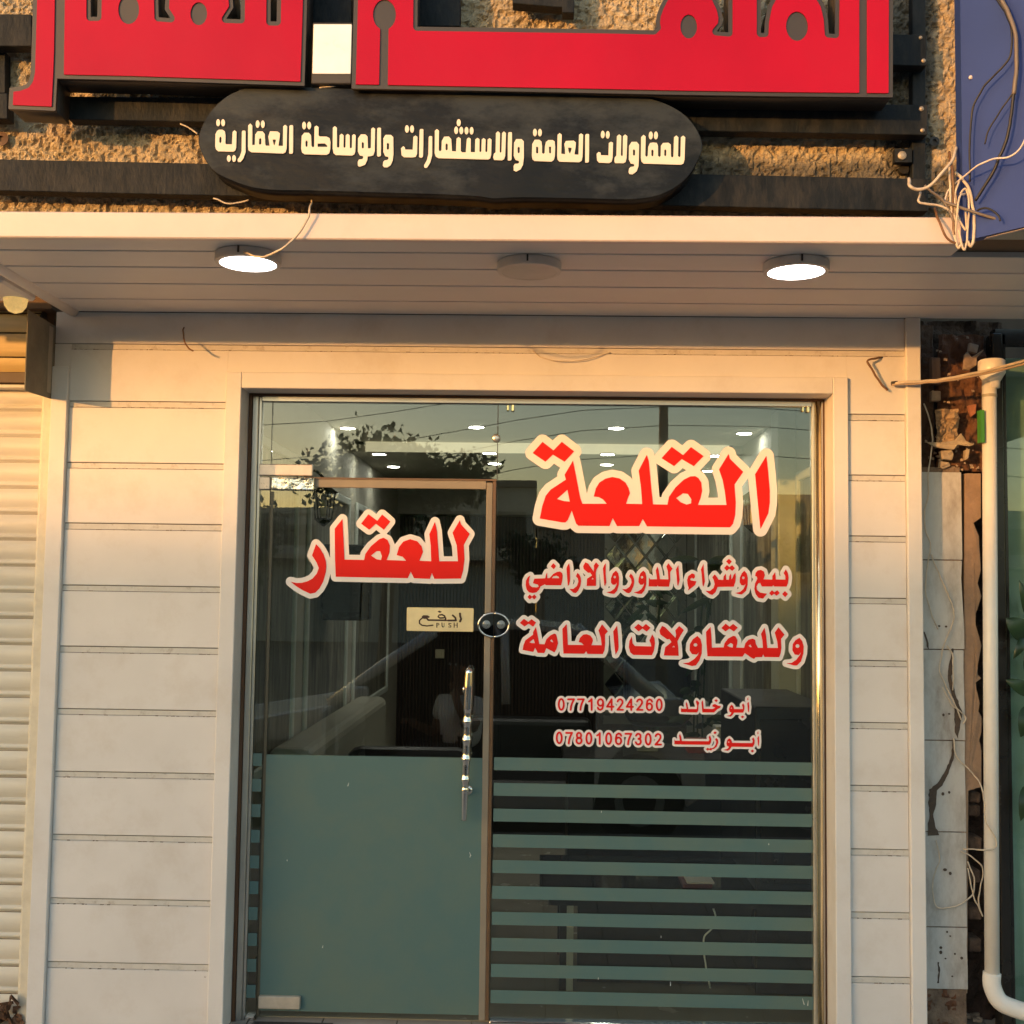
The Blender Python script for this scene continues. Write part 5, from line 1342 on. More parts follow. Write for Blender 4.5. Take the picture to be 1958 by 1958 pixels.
# slat wall at the back
sw = thing('slat_wall', 'dark brown vertical slat panelling on the back wall inside', 'panelling', (-.4, RY1 - .02, 0))
slm2 = mat('walnut_slat', (.040, .022, .013), .5, var=.3, scale=3, stretch=(4, 4, .4))
xb0 = X(722, 1100, RY1 - .03); xb1 = X(1150, 1100, RY1 - .03)
ns = int((xb1 - xb0) / .032)
sm_ = MB().box(0, .018, RY1 - .035, RY1 - .001, 0.0, RZ - .33).mesh('slat', bevel=.002); sm_.transform(Matrix.Translation(-Vector((-.4, RY1 - .02, 0)))); sm_.materials.append(slm2)
for k in range(ns):
    o = bpy.data.objects.new('slat', sm_); COL.objects.link(o); o.parent = sw; o.location = (xb0 + k * .032, 0, 0)
MB().box(xb0 - .03, xb1 + .02, RY1 - .25, RY1 - .001, RZ - .325, RZ - .0705).build('bulkhead', iw, sw)
# mirror with diamond bevels
xm0 = xb1 + .03; xm1 = RX1 - .01
mir = thing('wall_mirror', 'diamond patterned mirror on the wall at the back of the room', 'mirror', ((xm0 + xm1) / 2, RY1 - .02, 1))
mirm = mat('mirror_silver', (.70, .74, .70), .04, metal=1, var=.05, rvar=.03, bump=.25, bscale=3)
DW = (xm1 - xm0) / 4; DH = DW * 1.25
zc0 = .75; zc1 = 2.42
k = 0
for r_ in range(0, 24):
    for c_ in range(-1, 5):
        cx = xm0 + (c_ + (.5 if r_ % 2 else 0)) * DW; cz_ = zc0 + r_ * DH / 2
        pts = [(cx, cz_ - DH / 2 + .008), (cx + DW / 2 - .008, cz_), (cx, cz_ + DH / 2 - .008), (cx - DW / 2 + .008, cz_)]
        if min(p[0] for p in pts) < xm0 - .01 or max(p[0] for p in pts) > xm1 + .01 or cz_ + DH / 2 > zc1 + .05 or cz_ - DH / 2 < zc0 - .3: continue
        tx_, tz_ = rng.uniform(-.012, .012, 2)
        vs = [(a, RY1 - .02 + (a - cx) * tx_ + (b_ - cz_) * tz_, b_) for a, b_ in pts] + [(a, RY1 - .004, b_) for a, b_ in pts]
        MB().add(vs, [(0, 1, 2, 3), (7, 6, 5, 4), (0, 4, 5, 1), (1, 5, 6, 2), (2, 6, 7, 3), (3, 7, 4, 0)]).build('mirror_pane', mirm, mir, bevel=.006)
MB().box(xm0, xm1, RY1 - .0035, RY1 - .001, .5, zc1).build('mirror_backing', mat('mirror_edge', (.22, .22, .18), .3, metal=.6), mir)
# wallpaper panels and white mouldings on the side walls
wp = mat('marbled_wallpaper', (.24, .23, .18), .5, var=.6, scale=2.2, stretch=(1, 3.5, .6), dirt=.8, dirtcol=(.07, .065, .05), dscale=4, dlo=.42, dhi=.6)
mo_ = mat('white_moulding', (.62, .66, .60), .5)
def side_panel(x, s, y0, y1, label, z0=.85, z1=2.35):
    t = thing('wall_panel', label, 'panel', (x, y0, z0))
    MB().box(x, x + s * .006, y0, y1, z0, z1).build('wallpaper', wp, t)
    for a, b, c, d in ((y0 - .05, y0, z0 - .05, z1 + .05), (y1, y1 + .05, z0 - .05, z1 + .05), (y0 + .001, y1 - .001, z0 - .05, z0 - .0005), (y0 + .001, y1 - .001, z1 + .0005, z1 + .05)):
        MB().box(x, x + s * .022, a, b, c, d).build('moulding', mo_, t, bevel=.006)
side_panel(RX0 + .001, 1, .55, 1.5, 'marbled wallpaper panel in white moulding, nearest on the left wall', .9, 2.4)
side_panel(RX0 + .001, 1, 1.9, 3.2, 'marbled wallpaper panel in white moulding, middle of the left wall', .9, 2.3)
side_panel(RX0 + .001, 1, 3.6, 5.4, 'marbled wallpaper panel in white moulding, far end of the left wall', .9, 2.3)
side_panel(RX1 - .001, -1, .7, 1.6, 'marbled wallpaper panel in white moulding, nearest on the right wall')
side_panel(RX1 - .001, -1, 2.1, 3.3, 'marbled wallpaper panel in white moulding, middle of the right wall')
side_panel(RX1 - .001, -1, 3.8, 5.6, 'marbled wallpaper panel in white moulding, far end of the right wall')
col_ = thing('pilaster', 'pale square pilaster standing against the right wall inside', 'pilaster', (RX1 - .05, 1.8, 0))
MB().box(RX1 - .10, RX1 - .002, 1.72, 1.92, 0.005, RZ - .001).build('shaft', mo_, col_, bevel=.006)
c2 = thing('pilaster', 'pale square pilaster just inside the right end of the glass', 'pilaster', (RX1 - .05, .3, 0))
MB().box(RX1 - .09, RX1 - .002, .30, .42, 0.005, RZ - .001).build('shaft', mat('yellowish_pilaster', (.5, .46, .33), .5), c2, bevel=.006)
# wall lanterns
def lantern(x, s, y, z, label):
    t = thing('wall_lantern', label, 'lantern', (x, y, z), 'wall lanterns inside')
    MB().tube(smooth_pts([(x, y, z + .12), (x + s * .06, y, z + .17), (x + s * .12, y, z + .12), (x + s * .12, y, z + .09)], 4), .008, 8).build('arm', frm, t)
    MB().lathe((x + s * .12, y, z), [(.006, .10), (.075, .05), (.08, .045), (.006, .045)], n=6).build('roof', frm, t)
    for k in range(6):
        a = k * math.pi / 3
        MB().tube([(x + s * .12 + .062 * math.cos(a), y + .062 * math.sin(a), z + .045), (x + s * .12 + .045 * math.cos(a), y + .045 * math.sin(a), z - .10)], .004, 5).build('bar', frm, t)
    MB().lathe((x + s * .12, y, z - .10), [(.05, .004), (.052, 0), (.03, -.02), (.006, -.04)], n=6).build('base', frm, t)
    MB().lathe((x + s * .12, y, z - .085), [(.016, 0), (.018, .05), (.012, .09)], n=10).build('bulb', mat('frosted_bulb', (.7, .66, .5), .4), t)
lantern(RX0, 1, 1.72, 2.22, 'black iron wall lantern on the left inside wall')
lantern(RX1 - .1, -1, 1.82, 2.22, 'black iron wall lantern on the right inside wall')
# loudspeaker box on left wall
sp = thing('wall_speaker', 'black box hanging on the left inside wall below the red lettering', 'speaker', (RX0 + .1, 2.0, 1.7))
MB().box(RX0 + .03, RX0 + .28, 2.2, 2.55, 1.55, 2.0).build('cabinet', frm, sp, bevel=.01)
MB().box(RX0 + .05, RX0 + .26, 2.19, 2.199, 1.6, 1.95).build('grille', mat('grille', (.03, .03, .032), .8, bump=.5), sp)
# sofa
sofm = mat('beige_leather', (.34, .33, .27), .45, var=.08, bump=.1)
so = thing('sofa', 'pale low sofa along the left wall inside', 'sofa', (RX0 + .4, 2.5, 0))
MB().box(RX0 + .03, RX0 + .25, .9, 3.6, .1, .98).build('backrest', sofm, so, bevel=.05, seg=3)
MB().box(RX0 + .26, RX0 + .85, 1.05, 3.45, .1, .42).build('seat', sofm, so, bevel=.05, seg=3)
MB().box(RX0 + .03, RX0 + .85, .88, 1.03, .1, .62).build('armrest', sofm, so, bevel=.04, seg=3)
MB().box(RX0 + .03, RX0 + .85, 3.47, 3.62, .1, .62).build('armrest', sofm, so, bevel=.04, seg=3)
# dark armchair behind the door
blk = mat('black_leather', (.016, .015, .016), .4, var=.2, bump=.15)
ac = thing('armchair', 'black rounded armchair just behind the door', 'armchair', (-.75, 1.4, 0))
MB().box(-1.05, -.35, 1.15, 1.8, .08, .45).build('seat', blk, ac, bevel=.07, seg=3)
MB().box(-1.05, -.35, 1.82, 2.0, .08, .86).build('backrest', blk, ac, bevel=.08, seg=3)
MB().box(-1.18, -1.06, 1.15, 1.95, .08, .62).build('armrest', blk, ac, bevel=.05, seg=3)
MB().box(-.34, -.22, 1.15, 1.95, .08, .62).build('armrest', blk, ac, bevel=.05, seg=3)
# light switch plate on the back wall
q = U(841, 1250, RY1 - .05)
s1 = thing('switch_plate', 'small cream square switch plate on the dark back wall', 'switch', tuple(q))
MB().box(q.x - .042, q.x + .042, q.y - .01, q.y, q.z - .042, q.z + .042).build('plate', mat('switch_cream', (.62, .55, .38), .4), s1, bevel=.003)
MB().box(q.x - .018, q.x + .018, q.y - .014, q.y - .0102, q.z - .03, q.z + .03).build('rocker', MATS['switch_cream'], s1, bevel=.002)
# coffee table with cables and books
zt_ = .44
a = UZ(1045, 1702, zt_); b_ = UZ(1600, 1706, zt_)
ta = thing('coffee_table', 'black low table with glass top behind the frosted stripes', 'table', (a.x, a.y, 0))
MB().box(a.x - .03, RX1 - .12, a.y, a.y + .62, zt_, zt_ + .012).build('glass_top', mat('black_glass', (.01, .012, .012), .06, coat=.5), ta, bevel=.002)
MB().box(a.x + .01, RX1 - .14, a.y + .02, a.y + .60, zt_ - .07, zt_ - .001).build('apron', blk, ta)
for xx in (a.x + .06, RX1 - .22):
    for yy in (a.y + .03, a.y + .52):
        MB().box(xx, xx + .03, yy, yy + .05, .004, zt_ - .071).build('leg', blk, ta)
        MB().box(xx + .031, xx + .060, yy - .004, yy + .05, .004, zt_ - .071).build('leg_facing', mat('leg_metal', (.55, .52, .40), .4), ta)
MB().box(a.x + .14, RX1 - .24, a.y + .10, a.y + .12, .02, zt_ - .072).build('back_panel', blk, ta)
q = UZ(1335, 1696, zt_ + .013)
for k, (lab, c) in enumerate([('dark red book at the bottom of the pile on the low table', (.12, .02, .02)), ('white papers on top of the book on the low table', (.65, .62, .56))]):
    bo = MB().box(q.x - .07 + k * .02, q.x + .06 + k * .01, q.y - .02 + k * .01, q.y + .16, zt_ + .0125 + k * .0155, zt_ + .0275 + k * .010).build('book' if k == 0 else 'paper', mat('book%d' % k, c, .6), None, bevel=.002)
    tag(bo, lab, 'book' if k == 0 else 'papers')
cable([(1352, 1700, .27), (1358, 1722, .24), (1368, 1750, .22), (1362, 1775, .22), (1347, 1790, .22), (1347, 1820, .22), (1352, 1862, .22), (1360, 1898, .30)], .005, mat('inside_white_cable', (.85, .88, .8), .5), 'white cable hanging from the low table down to the floor', Y=YG + .2)
# office chair
so2 = thing('sofa', 'low black sofa standing across the room behind the glass joint', 'sofa', (0, 3.7, 0))
MB().box(-.55, .42, 3.95, 4.15, .06, .80).build('backrest', blk, so2, bevel=.05, seg=3)
MB().box(-.55, .42, 3.40, 3.94, .06, .44).build('seat', blk, so2, bevel=.04, seg=3)
oc = thing('office_chair', 'black office chair with rounded back behind the desk', 'chair', (.72, 2.6, 0))
qc = U(1256, 1330, 3.15)
MB().box(qc.x - .22, qc.x + .22, 3.11, 3.19, qc.z - .2, qc.z + .30).build('backrest', blk, oc, bevel=.10, seg=5)
MB().box(qc.x - .25, qc.x + .25, 2.9, 3.10, .44, .54).build('seat', blk, oc, bevel=.04, seg=3)
MB().tube([(qc.x, 3.2, .44), (qc.x, 3.2, .1)], .03, 10).build('column', blk, oc)
for k in range(5):
    an = k * 2 * math.pi / 5
    MB().tube([(qc.x, 3.2, .12), (qc.x + .3 * math.cos(an), 3.2 + .3 * math.sin(an), .06)], [.025, .015], 8).build('foot', blk, oc)
# dark cabinet on the right
cb = thing('cabinet', 'black cabinet standing low at the right behind the glass', 'cabinet', (RX1 - .3, 1.0, 0))
qx = X(1440, 1360, .6)
MB().box(qx, RX1 - .101, .55, 1.5, .005, Zc(1500, 1352, .55)).build('body', blk, cb, bevel=.006)
MB().box(qx + .02, RX1 - .13, .54, .5495, .48, Zc(1500, 1375, .55)).build('door', frm, cb, bevel=.004)
# desk at the back with clutter
xdk = X(1075, 1650, 2.2)
dk_ = thing('desk', 'black desk with boxes on it in the middle of the room', 'desk', (.9, 2.5, 0))
MB().box(xdk, RX1 - .12, 2.15, 2.85, .74, .78).build('desk_top', blk, dk_, bevel=.005)
MB().box(xdk + .03, RX1 - .13, 2.20, 2.23, .005, .739).build('modesty_panel', blk, dk_)
MB().box(xdk + .03, xdk + .07, 2.231, 2.8, .005, .739).build('leg', blk, dk_); MB().box(RX1 - .24, RX1 - .2, 2.231, 2.8, .005, .739).build('leg', blk, dk_)
for k, (xx, yy, h, c, lab) in enumerate([(.62, 2.45, .10, (.45, .44, .38), 'pale paper box at the left of the black desk'), (.92, 2.4, .08, (.3, .05, .04), 'red box in the middle of the black desk'), (1.1, 2.5, .15, (.5, .5, .45), 'pale upright folder at the right of the black desk')]):
    bx_ = MB().box(xx, xx + .13, yy, yy + .12, .781, .781 + h).build('box', mat('desk_item%d' % k, c, .6), None, bevel=.004); tag(bx_, lab, 'box')
# tall plants inside
def inside_plant(x, y, z0, h, n, label, seed):
    random.seed(seed)
    t = thing('house_plant', label, 'plant', (x, y, z0))
    MB().lathe((x, y, z0), [(.09, 0), (.13, .24), (.125, .245), (.11, .2)], n=16).build('pot', mat('dark_pot', (.05, .04, .035), .5), t)
    stt = MB()
    for k in range(3): stt.tube(smooth_pts([(x, y, z0 + .2), (x + random.uniform(-.05, .05), y, z0 + h * .5), (x + random.uniform(-.16, .16), y + random.uniform(-.1, .1), z0 + h)], 4), .006, 5)
    stt.build('stem', lfm, t)
    for k in range(n):
        zz = z0 + h * random.uniform(.3, 1.02); a = random.uniform(0, 6.28); L = random.uniform(.10, .22)
        bb = Vector((x + random.uniform(-.07, .07), y + random.uniform(-.07, .07), zz))
        leaf(bb, bb + Vector((L * math.cos(a), L * math.sin(a) * .5, random.uniform(-.12, .1))), .022, lfm, t)
inside_plant(1.10, 3.1, .0, 1.95, 46, 'tall dark leafy plant inside near the right wall', 3)
inside_plant(.95, 4.9, .0, 1.8, 40, 'dark leafy plant in front of the diamond mirror', 5)
random.seed(11)

# ================================================================== ACROSS THE STREET
wallm = [mat('far_wall%d' % k, c, .85, var=.12, scale=1.2, dirt=.3, dirtcol=(.2, .16, .12), dscale=.8) for k, c in enumerate([(.42, .36, .28), (.36, .33, .30), (.48, .42, .34), (.33, .26, .2)])]
winm = mat('far_window', (.03, .035, .04), .15)
shut = mat('far_shutter', (.30, .30, .28), .5)
xx = -52.0; k = 0
desc = ['tan', 'grey', 'cream', 'brown']
while xx < 42:
    wd = [7.5, 6.2, 8.4, 7.0, 9.2][k % 5]
    near_sun = xx < -22
    h = (4.98 + [.1, -.18, .22, -.08, .12][k % 5]) if near_sun else [4.3, 5.4, 3.9, 5.0, 4.5][k % 5]
    t = thing('far_building', '%s two storey shop building across the road, %s' % (desc[k % 4], ['with a balcony', 'with a flat roof', 'with three roof tanks', 'with wide shutters', 'with a tall parapet'][k % 5]) + (' in the left group' if near_sun else ' opposite the entrance') + (', number %d along' % (k + 1) if False else ''), 'building', (xx + wd / 2, -36, 0), 'shop buildings across the road')
    MB().box(xx, xx + wd - .06, -44, -36, -.2, h).build('wall', wallm[k % 4], t)
    MB().box(xx - .05, xx + wd - .02, -44, -35.85, h + .001, h + .22).build('parapet', wallm[(k + 1) % 4], t)
    MB().box(xx + .3, xx + wd - .4, -35.99, -35.9, -.19, 2.5).build('shutter', shut, t)
    MB().box(xx + .1, xx + wd - .2, -35.99, -35.0, 2.7, 2.85).build('awning', wallm[(k + 2) % 4], t)
    nwn = int(wd // 2)
    for i in range(nwn):
        if h > 4.2: MB().box(xx + .7 + i * 2, xx + 1.8 + i * 2, -35.99, -35.93, 3.2, min(h - .4, 4.5)).build('window', winm, t)
    xx += wd; k += 1

# ---- trees on the median
barkm = mat('bark', (.09, .065, .045), .9, bump=.6)
crownm = mat('tree_leaves', (.045, .075, .025), .5, var=.4, scale=3)
def tree(x, y, h, R, n, label, seed, z0=-.2):
    rr = np.random.default_rng(seed)
    t = thing('street_tree', label, 'tree', (x, y, z0))
    tk = MB(); top = Vector((x + .1, y, z0 + h * .62))
    tk.tube(smooth_pts([(x, y, z0), (x + .05, y, z0 + h * .3), top], 4), [.13] * 3 + [.11] * 3 + [.1] * 3, 9)
    tips = []
    for k in range(11):
        a = rr.uniform(0, 6.28); e = rr.uniform(.2, 1.2)
        tip = top + Vector((math.cos(a) * R * math.cos(e), math.sin(a) * R * math.cos(e), R * math.sin(e) * .9)) * rr.uniform(.6, 1.05)
        s0 = Vector((x + .07, y, z0 + h * rr.uniform(.42, .62)))
        P = smooth_pts([s0, (s0 + tip) / 2 + Vector((0, 0, .12)), tip], 4)
        tk.tube(P, list(np.linspace(.05, .012, len(P))), 6); tips.append(P)
    tk.build('trunk', barkm, t)
    v = []; f = []
    for k in range(n):
        P = tips[rr.integers(len(tips))]; c = P[rr.integers(3, len(P))] + Vector(rr.normal(0, R * .13, 3))
        s = rr.uniform(.045, .10); M = Matrix.Rotation(rr.uniform(0, 6.28), 3, Vector(rr.normal(0, 1, 3)))
        i = len(v)
        for q in ((-s * .5, 0, 0), (0, -s, .02), (s * .5, 0, 0), (0, s, .02)): v.append(tuple(c + M @ Vector(q)))
        f.append((i, i + 1, i + 2, i + 3))
    me = bpy.data.meshes.new('crown'); me.from_pydata(v, [], f); me.update()
    link('crown', me, crownm, t)
tree(-2.5, -14.0, 5.3, 1.45, 8000, 'small leafy street tree, the one mirrored over the door', 21)
tree(-5.4, -15.5, 3.7, 1.2, 2400, 'small leafy street tree, leftmost on the median', 22)
tree(-.2, -18.0, 3.7, .9, 1700, 'small leafy street tree, mirrored beside the glass joint', 23)
tree(4.2, -16.0, 3.6, 1.0, 1900, 'small leafy street tree, rightmost on the median', 24)
# power poles with lines
for i, xx in enumerate((-14.0, 2.6)):
    t = thing('power_pole', ['power pole far to the left on the median', 'power pole on the median opposite the fixed glass'][i], 'pole', (xx, -19, -.2))
    MB().tube([(xx, -19, -.2), (xx, -19, 6.6)], [.13, .09], 12).build('pole', mat('pole_wood', (.14, .12, .1), .8), t)
    MB().box(xx - .8, xx + .8, -19.05, -18.95, 6.0, 6.1).build('crossarm', MATS['pole_wood'], t)
for i, (z1, z2) in enumerate([(4.2, 5.2), (4.9, 5.6), (5.9, 6.1), (3.6, 4.6)]):
    P = [Vector((-30, -19 + i * .2, z1 + .5)), Vector((-18, -19, z1 - .5)), Vector((-6, -19, (z1 + z2) / 2 - .9)), Vector((2.6, -19, z2)), Vector((16, -19, z2 - .7)), Vector((30, -19, z2))]
    o = MB().tube(smooth_pts(P, 6), .008, 5).build('power_line', bcab); tag(o, ['lowest', 'second', 'highest', 'sagging'][i] + ' overhead power line along the median', 'cable', 'overhead power lines')

# ---- parked car with a seated driver (mirrored in the door glass)
carw = mat('white_car_paint', (.60, .61, .60), .25, var=.02, coat=.6)
cdk = mat('car_interior', (.02, .02, .022), .7)
cgl = glass_mat('car_glass', (.55, .6, .58), .05)
tyre = mat('tyre_rubber', (.02, .02, .02), .85)
rimm = mat('wheel_rim', (.4, .4, .42), .35, metal=.8)
CX, CYN, CYF, CZ = -.60, -3.92, -5.60, -.18
car = thing('parked_car', 'white parked hatchback car with its near doors open towards the shop', 'car', (CX, -4.7, CZ))
def prof_body(pts, y0, y1, name, m, bev=.03, parent=car, seg=3):
    n_ = len(pts); k_ = 1.14; vs = [(CX + x, y0, CZ + z * k_) for x, z in pts] + [(CX + x, y1, CZ + z * k_) for x, z in pts]
    return MB().add(vs, [tuple(range(n_))[::-1], tuple(range(n_, 2 * n_))] + [(i, (i + 1) % n_, n_ + (i + 1) % n_, n_ + i) for i in range(n_)]).build(name, m, parent, bevel=bev, seg=seg)
low = [(-2.15, .30), (-2.12, .62), (-1.95, .74), (-.95, .90), (.2, .93), (1.25, .95), (1.72, .98), (1.88, .85), (1.90, .35), (1.75, .26), (1.70, .50), (1.52, .66), (1.28, .66), (1.10, .50), (1.05, .24), (-1.02, .24), (-1.07, .50), (-1.25, .66), (-1.49, .66), (-1.67, .50), (-1.72, .26)]
prof_body(low, CYF + .09, CYF, 'body_side', carw, .02)
prof_body([(-2.15, .30), (-2.12, .62), (-1.95, .74), (-.93, .90), (-.92, .24), (-1.02, .24), (-1.07, .50), (-1.25, .66), (-1.49, .66), (-1.67, .50), (-1.72, .26)], CYN, CYN - .09, 'front_wing', carw, .02)
prof_body([(1.06, .92), (1.25, .95), (1.72, .98), (1.88, .85), (1.90, .35), (1.75, .26), (1.70, .50), (1.52, .66), (1.28, .66), (1.10, .50), (1.05, .24)], CYN, CYN - .09, 'rear_quarter', carw, .02)
prof_body([(-.915, .24), (-.915, .33), (1.045, .33), (1.045, .24)], CYN, CYN - .09, 'sill', carw, .01)
prof_body([(-.9, .30), (-.95, 1.0), (-.2, 1.38), (1.0, 1.36), (1.5, .95), (1.3, .3)], CYF + .16, CYF + .15, 'dark_screen', cdk, 0)  # dark sheet added over the far windows so the cabin mirrors black
# the front door, swung open towards the shop
def door_leaf(hx, nm):
    dl = MB().box(CX + hx - .05, CX + hx, CYN + .01, CYN + .38, CZ + .36, CZ + 1.03).build(nm, carw, car, bevel=.03, seg=3)
    MB().box(CX + hx + .001, CX + hx + .02, CYN + .05, CYN + .34, CZ + .42, CZ + .98).build('door_card', cdk, dl, bevel=.01)
door_leaf(-.93, 'open_door')
prof_body([(-2.14, .32), (-2.11, .62), (-1.94, .74), (-.95, .90), (-.9, .6), (-1.0, .3)], CYN - .091, CYF + .091, 'bonnet', carw, .02)
prof_body([(1.3, .3), (1.25, .94), (1.70, .97), (1.86, .84), (1.88, .36)], CYN - .091, CYF + .091, 'boot', carw, .02)
MB().box(CX - 1.0, CX + 1.3, CYF + .092, CYN - .092, CZ + .2, CZ + .3).build('car_floor', cdk, car)
roof = [(-.28, 1.38), (-.05, 1.44), (.5, 1.46), (.95, 1.42), (1.05, 1.36), (.9, 1.38), (.5, 1.42), (-.05, 1.40)]
prof_body(roof, CYN - .10, CYF + .10, 'roof', carw, .006, seg=1)
def pillar(a, b, wd, yy, nm='pillar'):
    A = Vector((CX + a[0], yy, CZ + a[1] * 1.14)); B = Vector((CX + b[0], yy + (.06 if yy > -4.7 else -.06) * -1, CZ + b[1] * 1.14))
    MB().tube([A, A.lerp(B, .5) + Vector((0, 0, .015)), B], wd, 8).build(nm, carw, car, smooth=True)
for yy in (CYN - .05, CYF + .05):
    pillar((-.98, .90), (-.18, 1.40), .045, yy); pillar((1.55, .95), (.95, 1.39), .06, yy); pillar((.38, .92), (.36, 1.41), .035, yy)
v0 = [(CX - .95, CYN - .12, CZ + 1.05), (CX - .22, CYN - .16, CZ + 1.57), (CX - .22, CYF + .16, CZ + 1.57), (CX - .95, CYF + .12, CZ + 1.05)]
MB().add(v0 + [(a + .008, b, c + .004) for a, b, c in v0], [(0, 1, 2, 3), (7, 6, 5, 4), (0, 4, 5, 1), (1, 5, 6, 2), (2, 6, 7, 3), (3, 7, 4, 0)]).build('windscreen', cgl, car)
for xw in (-1.37, 1.40):
    for yy, s in ((CYN - .02, -1), (CYF + .02, 1)):
        wbm = MB().lathe((CX + xw, yy, CZ + .34), [(.20, 0), (.33, .0), (.345, s * .03), (.345, s * .17), (.33, s * .2), (.2, s * .2)], 'y', 28).build('wheel', tyre, car)
        MB().lathe((CX + xw, yy + s * -.004, CZ + .34), [(.03, -.01 * -s), (.19, .0), (.20, s * .05)], 'y', 20).build('rim', rimm, wbm)
for yy in (CYN - .18, CYF + .18):
    MB().box(CX - 2.17, CX - 2.10, yy - .14, yy + .14, CZ + .55, CZ + .68).build('headlight', mat('lamp_glass_clear', (.7, .7, .7), .1), car, bevel=.02)
MB().box(CX - .82, CX - .66, CYN + .0, CYN + .12, CZ + 1.05, CZ + 1.18).build('wing_mirror', carw, car, bevel=.03, seg=3)
for yy in (CYN - .48, CYF + .48):
    MB().box(CX - .25, CX + .22, yy - .24, yy + .24, CZ + .3, CZ + .5).build('car_seat', cdk, car, bevel=.06, seg=3)
    MB().box(CX + .16, CX + .30, yy - .24, yy + .24, CZ + .45, CZ + 1.02).build('seat_back', cdk, car, bevel=.05, seg=3)
    MB().box(CX + .22, CX + .30, yy - .12, yy + .12, CZ + 1.04, CZ + 1.22).build('headrest', cdk, car, bevel=.04, seg=3)
stw = MB(); 
sc_ = Vector((CX - .48, CYN - .46, CZ + .82))
stw.tube([sc_ + Vector((.06 * math.sin(a), .18 * math.cos(a), .17 * math.sin(a))) for a in [k * 2 * math.pi / 20 for k in range(21)]], .014, 6)
stw.build('steering_wheel', cdk, car)

# ---- the driver
skin = mat('skin', (.22, .115, .07), .55, var=.08)
shirt = mat('white_shirt', (.85, .83, .78), .8, var=.08, scale=14, bump=.5, bscale=18)
hairm = mat('short_dark_hair', (.02, .016, .014), .8, bump=.5)
trous = mat('dark_trousers', (.03, .03, .035), .8)
def skinned(name, verts, edges, radii, m, parent, root=0, sub=2):
    me = bpy.data.meshes.new(name); me.from_pydata([tuple(v) for v in verts], edges, []); me.update()
    ob = bpy.data.objects.new(name, me); COL.objects.link(ob)
    sk = ob.modifiers.new('s', 'SKIN'); ss = ob.modifiers.new('u', 'SUBSURF'); ss.levels = sub; ss.render_levels = sub
    for k, r in enumerate(radii):
        me.skin_vertices[0].data[k].radius = (r if isinstance(r, tuple) else (r, r)); me.skin_vertices[0].data[k].use_root = (k == root)
    dg = bpy.context.evaluated_depsgraph_get(); me2 = bpy.data.meshes.new_from_object(ob.evaluated_get(dg))
    bpy.data.objects.remove(ob)
    return link(name, me2, m, parent, smooth=True)
HX, HY, HZ = CX + .03, CYN - .14, CZ + 1.28
per = thing('person', 'driver in white short sleeved shirt, hand at his chin, seated in the white car', 'person', (HX, HY, CZ + .5))
V = [(0, 0, -.62), (0, 0, -.42), (0, 0, -.24), (0, 0, -.14), (0, -.0, -.07), (-.01, 0, .02), (-.015, 0, .08),          # 0-6 pelvis..head
     (0, .17, -.25), (-.10, .24, -.43), (-.16, .13, -.24), (-.13, .06, -.13),                                            # 7-10 near arm: shoulder, elbow, wrist, palm
     (0, -.17, -.25), (-.06, -.23, -.48), (-.28, -.20, -.40), (-.38, -.16, -.36),                                        # 11-14 far arm on the wheel
     (-.05, .10, -.62), (-.42, .13, -.60), (-.50, .13, -.85), (-.60, .13, -.87), (-.05, -.10, -.62), (-.42, -.13, -.60), (-.50, -.13, -.85), (-.60, -.13, -.87)]
E = [(0, 1), (1, 2), (2, 3), (3, 4), (4, 5), (5, 6), (2, 7), (7, 8), (8, 9), (9, 10), (2, 11), (11, 12), (12, 13), (13, 14), (0, 15), (15, 16), (16, 17), (17, 18), (0, 19), (19, 20), (20, 21), (21, 22)]
Rr = [.14, .135, .13, .06, .055, .085, .082, .065, .045, .032, .035, .065, .045, .032, .035, .09, .065, .05, .035, .09, .065, .05, .035]
H0 = Vector((HX, HY, HZ))
Rz_ = Matrix.Rotation(math.radians(-48), 3, 'Z')
V = [tuple(Rz_ @ Vector(p)) if k < 15 else p for k, p in enumerate(V)]
turn = lambda p: Rz_ @ Vector(p)
skinned('body', [H0 + Vector(p) for p in V], E, Rr, skin, per)
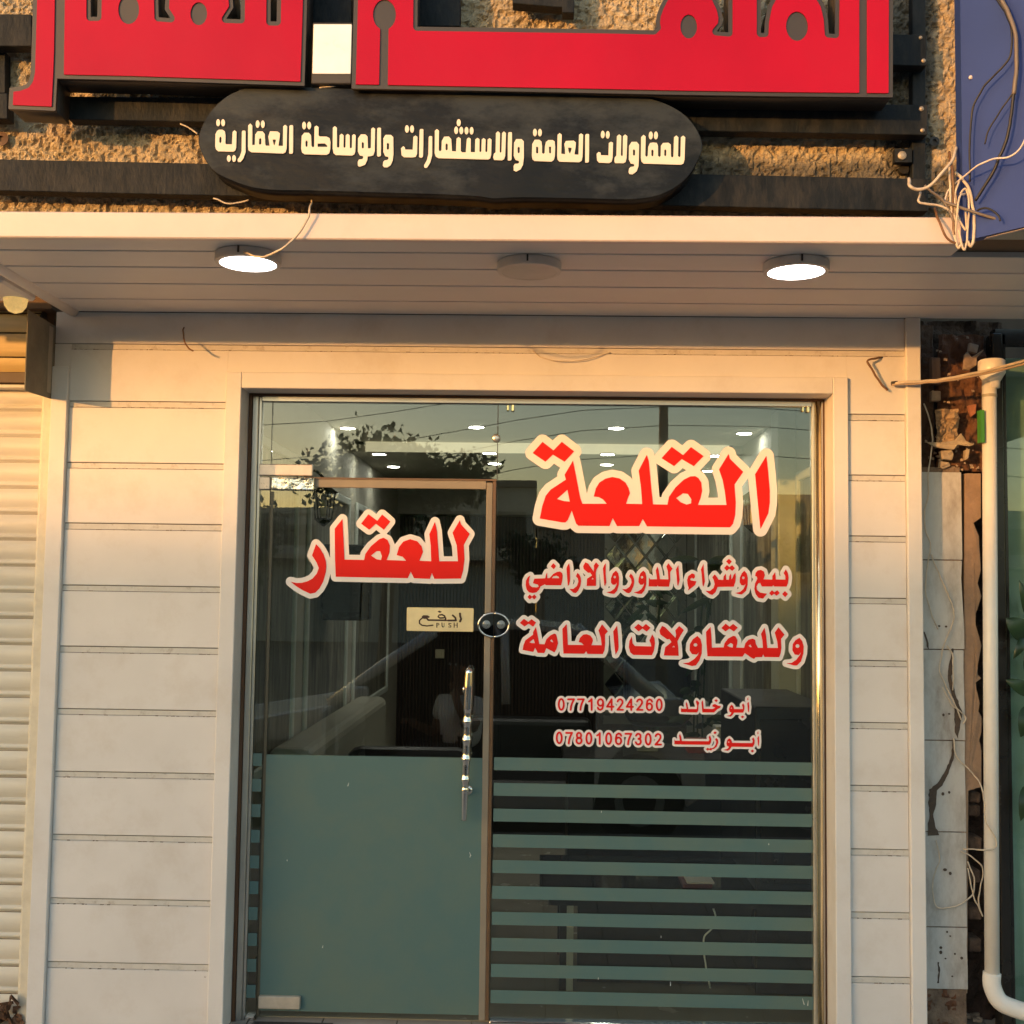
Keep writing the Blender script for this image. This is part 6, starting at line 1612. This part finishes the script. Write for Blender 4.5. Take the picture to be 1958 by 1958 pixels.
skinned('shirt', [H0 + turn(p) for p in [(0, 0, -.60), (0, 0, -.42), (0, 0, -.25), (0, 0, -.17), (0, .18, -.25), (-.065, .23, -.38), (0, -.18, -.25), (-.045, -.225, -.40)]], [(0, 1), (1, 2), (2, 3), (2, 4), (4, 5), (2, 6), (6, 7)], [.175, .18, .165, .08, .095, .08, .095, .08], shirt, per)
skinned('trousers', [H0 + Vector(V[k]) for k in (0, 15, 16, 17, 19, 20, 21)], [(0, 1), (1, 2), (2, 3), (0, 4), (4, 5), (5, 6)], [.15, .10, .075, .06, .10, .075, .06], trous, per)
def blob(name, c, r, m, parent, n=16):
    mb = MB(); pr_ = [(max(.001, r[0] * math.cos(a)), r[2] * math.sin(a)) for a in np.linspace(-1.5, 1.5, 9)]
    mb.lathe(c, pr_, n=n, sq=r[1] / r[0]); return mb.build(name, m, parent, smooth=True)
hc = H0 + turn((-.012, 0, .06))
blob('hair', hc + turn((.018, 0, .035)), (.092, .083, .085), hairm, per)
blob('nose', hc + turn((-.098, 0, -.02)), (.018, .013, .024), skin, per)
for s in (-1, 1):
    blob('ear', hc + turn((.012, s * .078, -.02)), (.014, .008, .03), skin, per)
    blob('eye', hc + turn((-.086, s * .032, .008)), (.010, .014, .009), mat('eye_white', (.6, .58, .55), .3), per)
blob('mouth', hc + turn((-.088, 0, -.058)), (.008, .024, .006), mat('lips', (.2, .07, .05), .5), per)
for (wr_, pm, up_) in ((Vector(V[9]), Vector(V[10]), 1), (Vector(V[13]), Vector(V[14]), 1)):
    d = (pm - wr_).normalized(); sd2 = d.cross(Vector((0, 0, 1))).normalized(); fin = MB()
    vv = d.cross(sd2)
    for k in range(4):
        L = [.075, .085, .08, .062][k]; b0 = H0 + pm + d * .02 + sd2 * (k - 1.5) * .019
        fin.tube([b0, b0 + d * L * .45, b0 + d * L * .75 + vv * L * .25, b0 + d * L * .8 + vv * L * .5], [.0095, .009, .008, .006], 8)
    b0 = H0 + pm - d * .01 - sd2 * .03
    fin.tube([b0, b0 - sd2 * .02 + d * .03, b0 - sd2 * .022 + d * .055], [.011, .010, .007], 8)
    fin.build('fingers', skin, per, smooth=True)
print('objects', len(bpy.data.objects), 'tris', sum(len(o.data.loop_triangles) or len(o.data.polygons) for o in bpy.data.objects if o.type == 'MESH'))
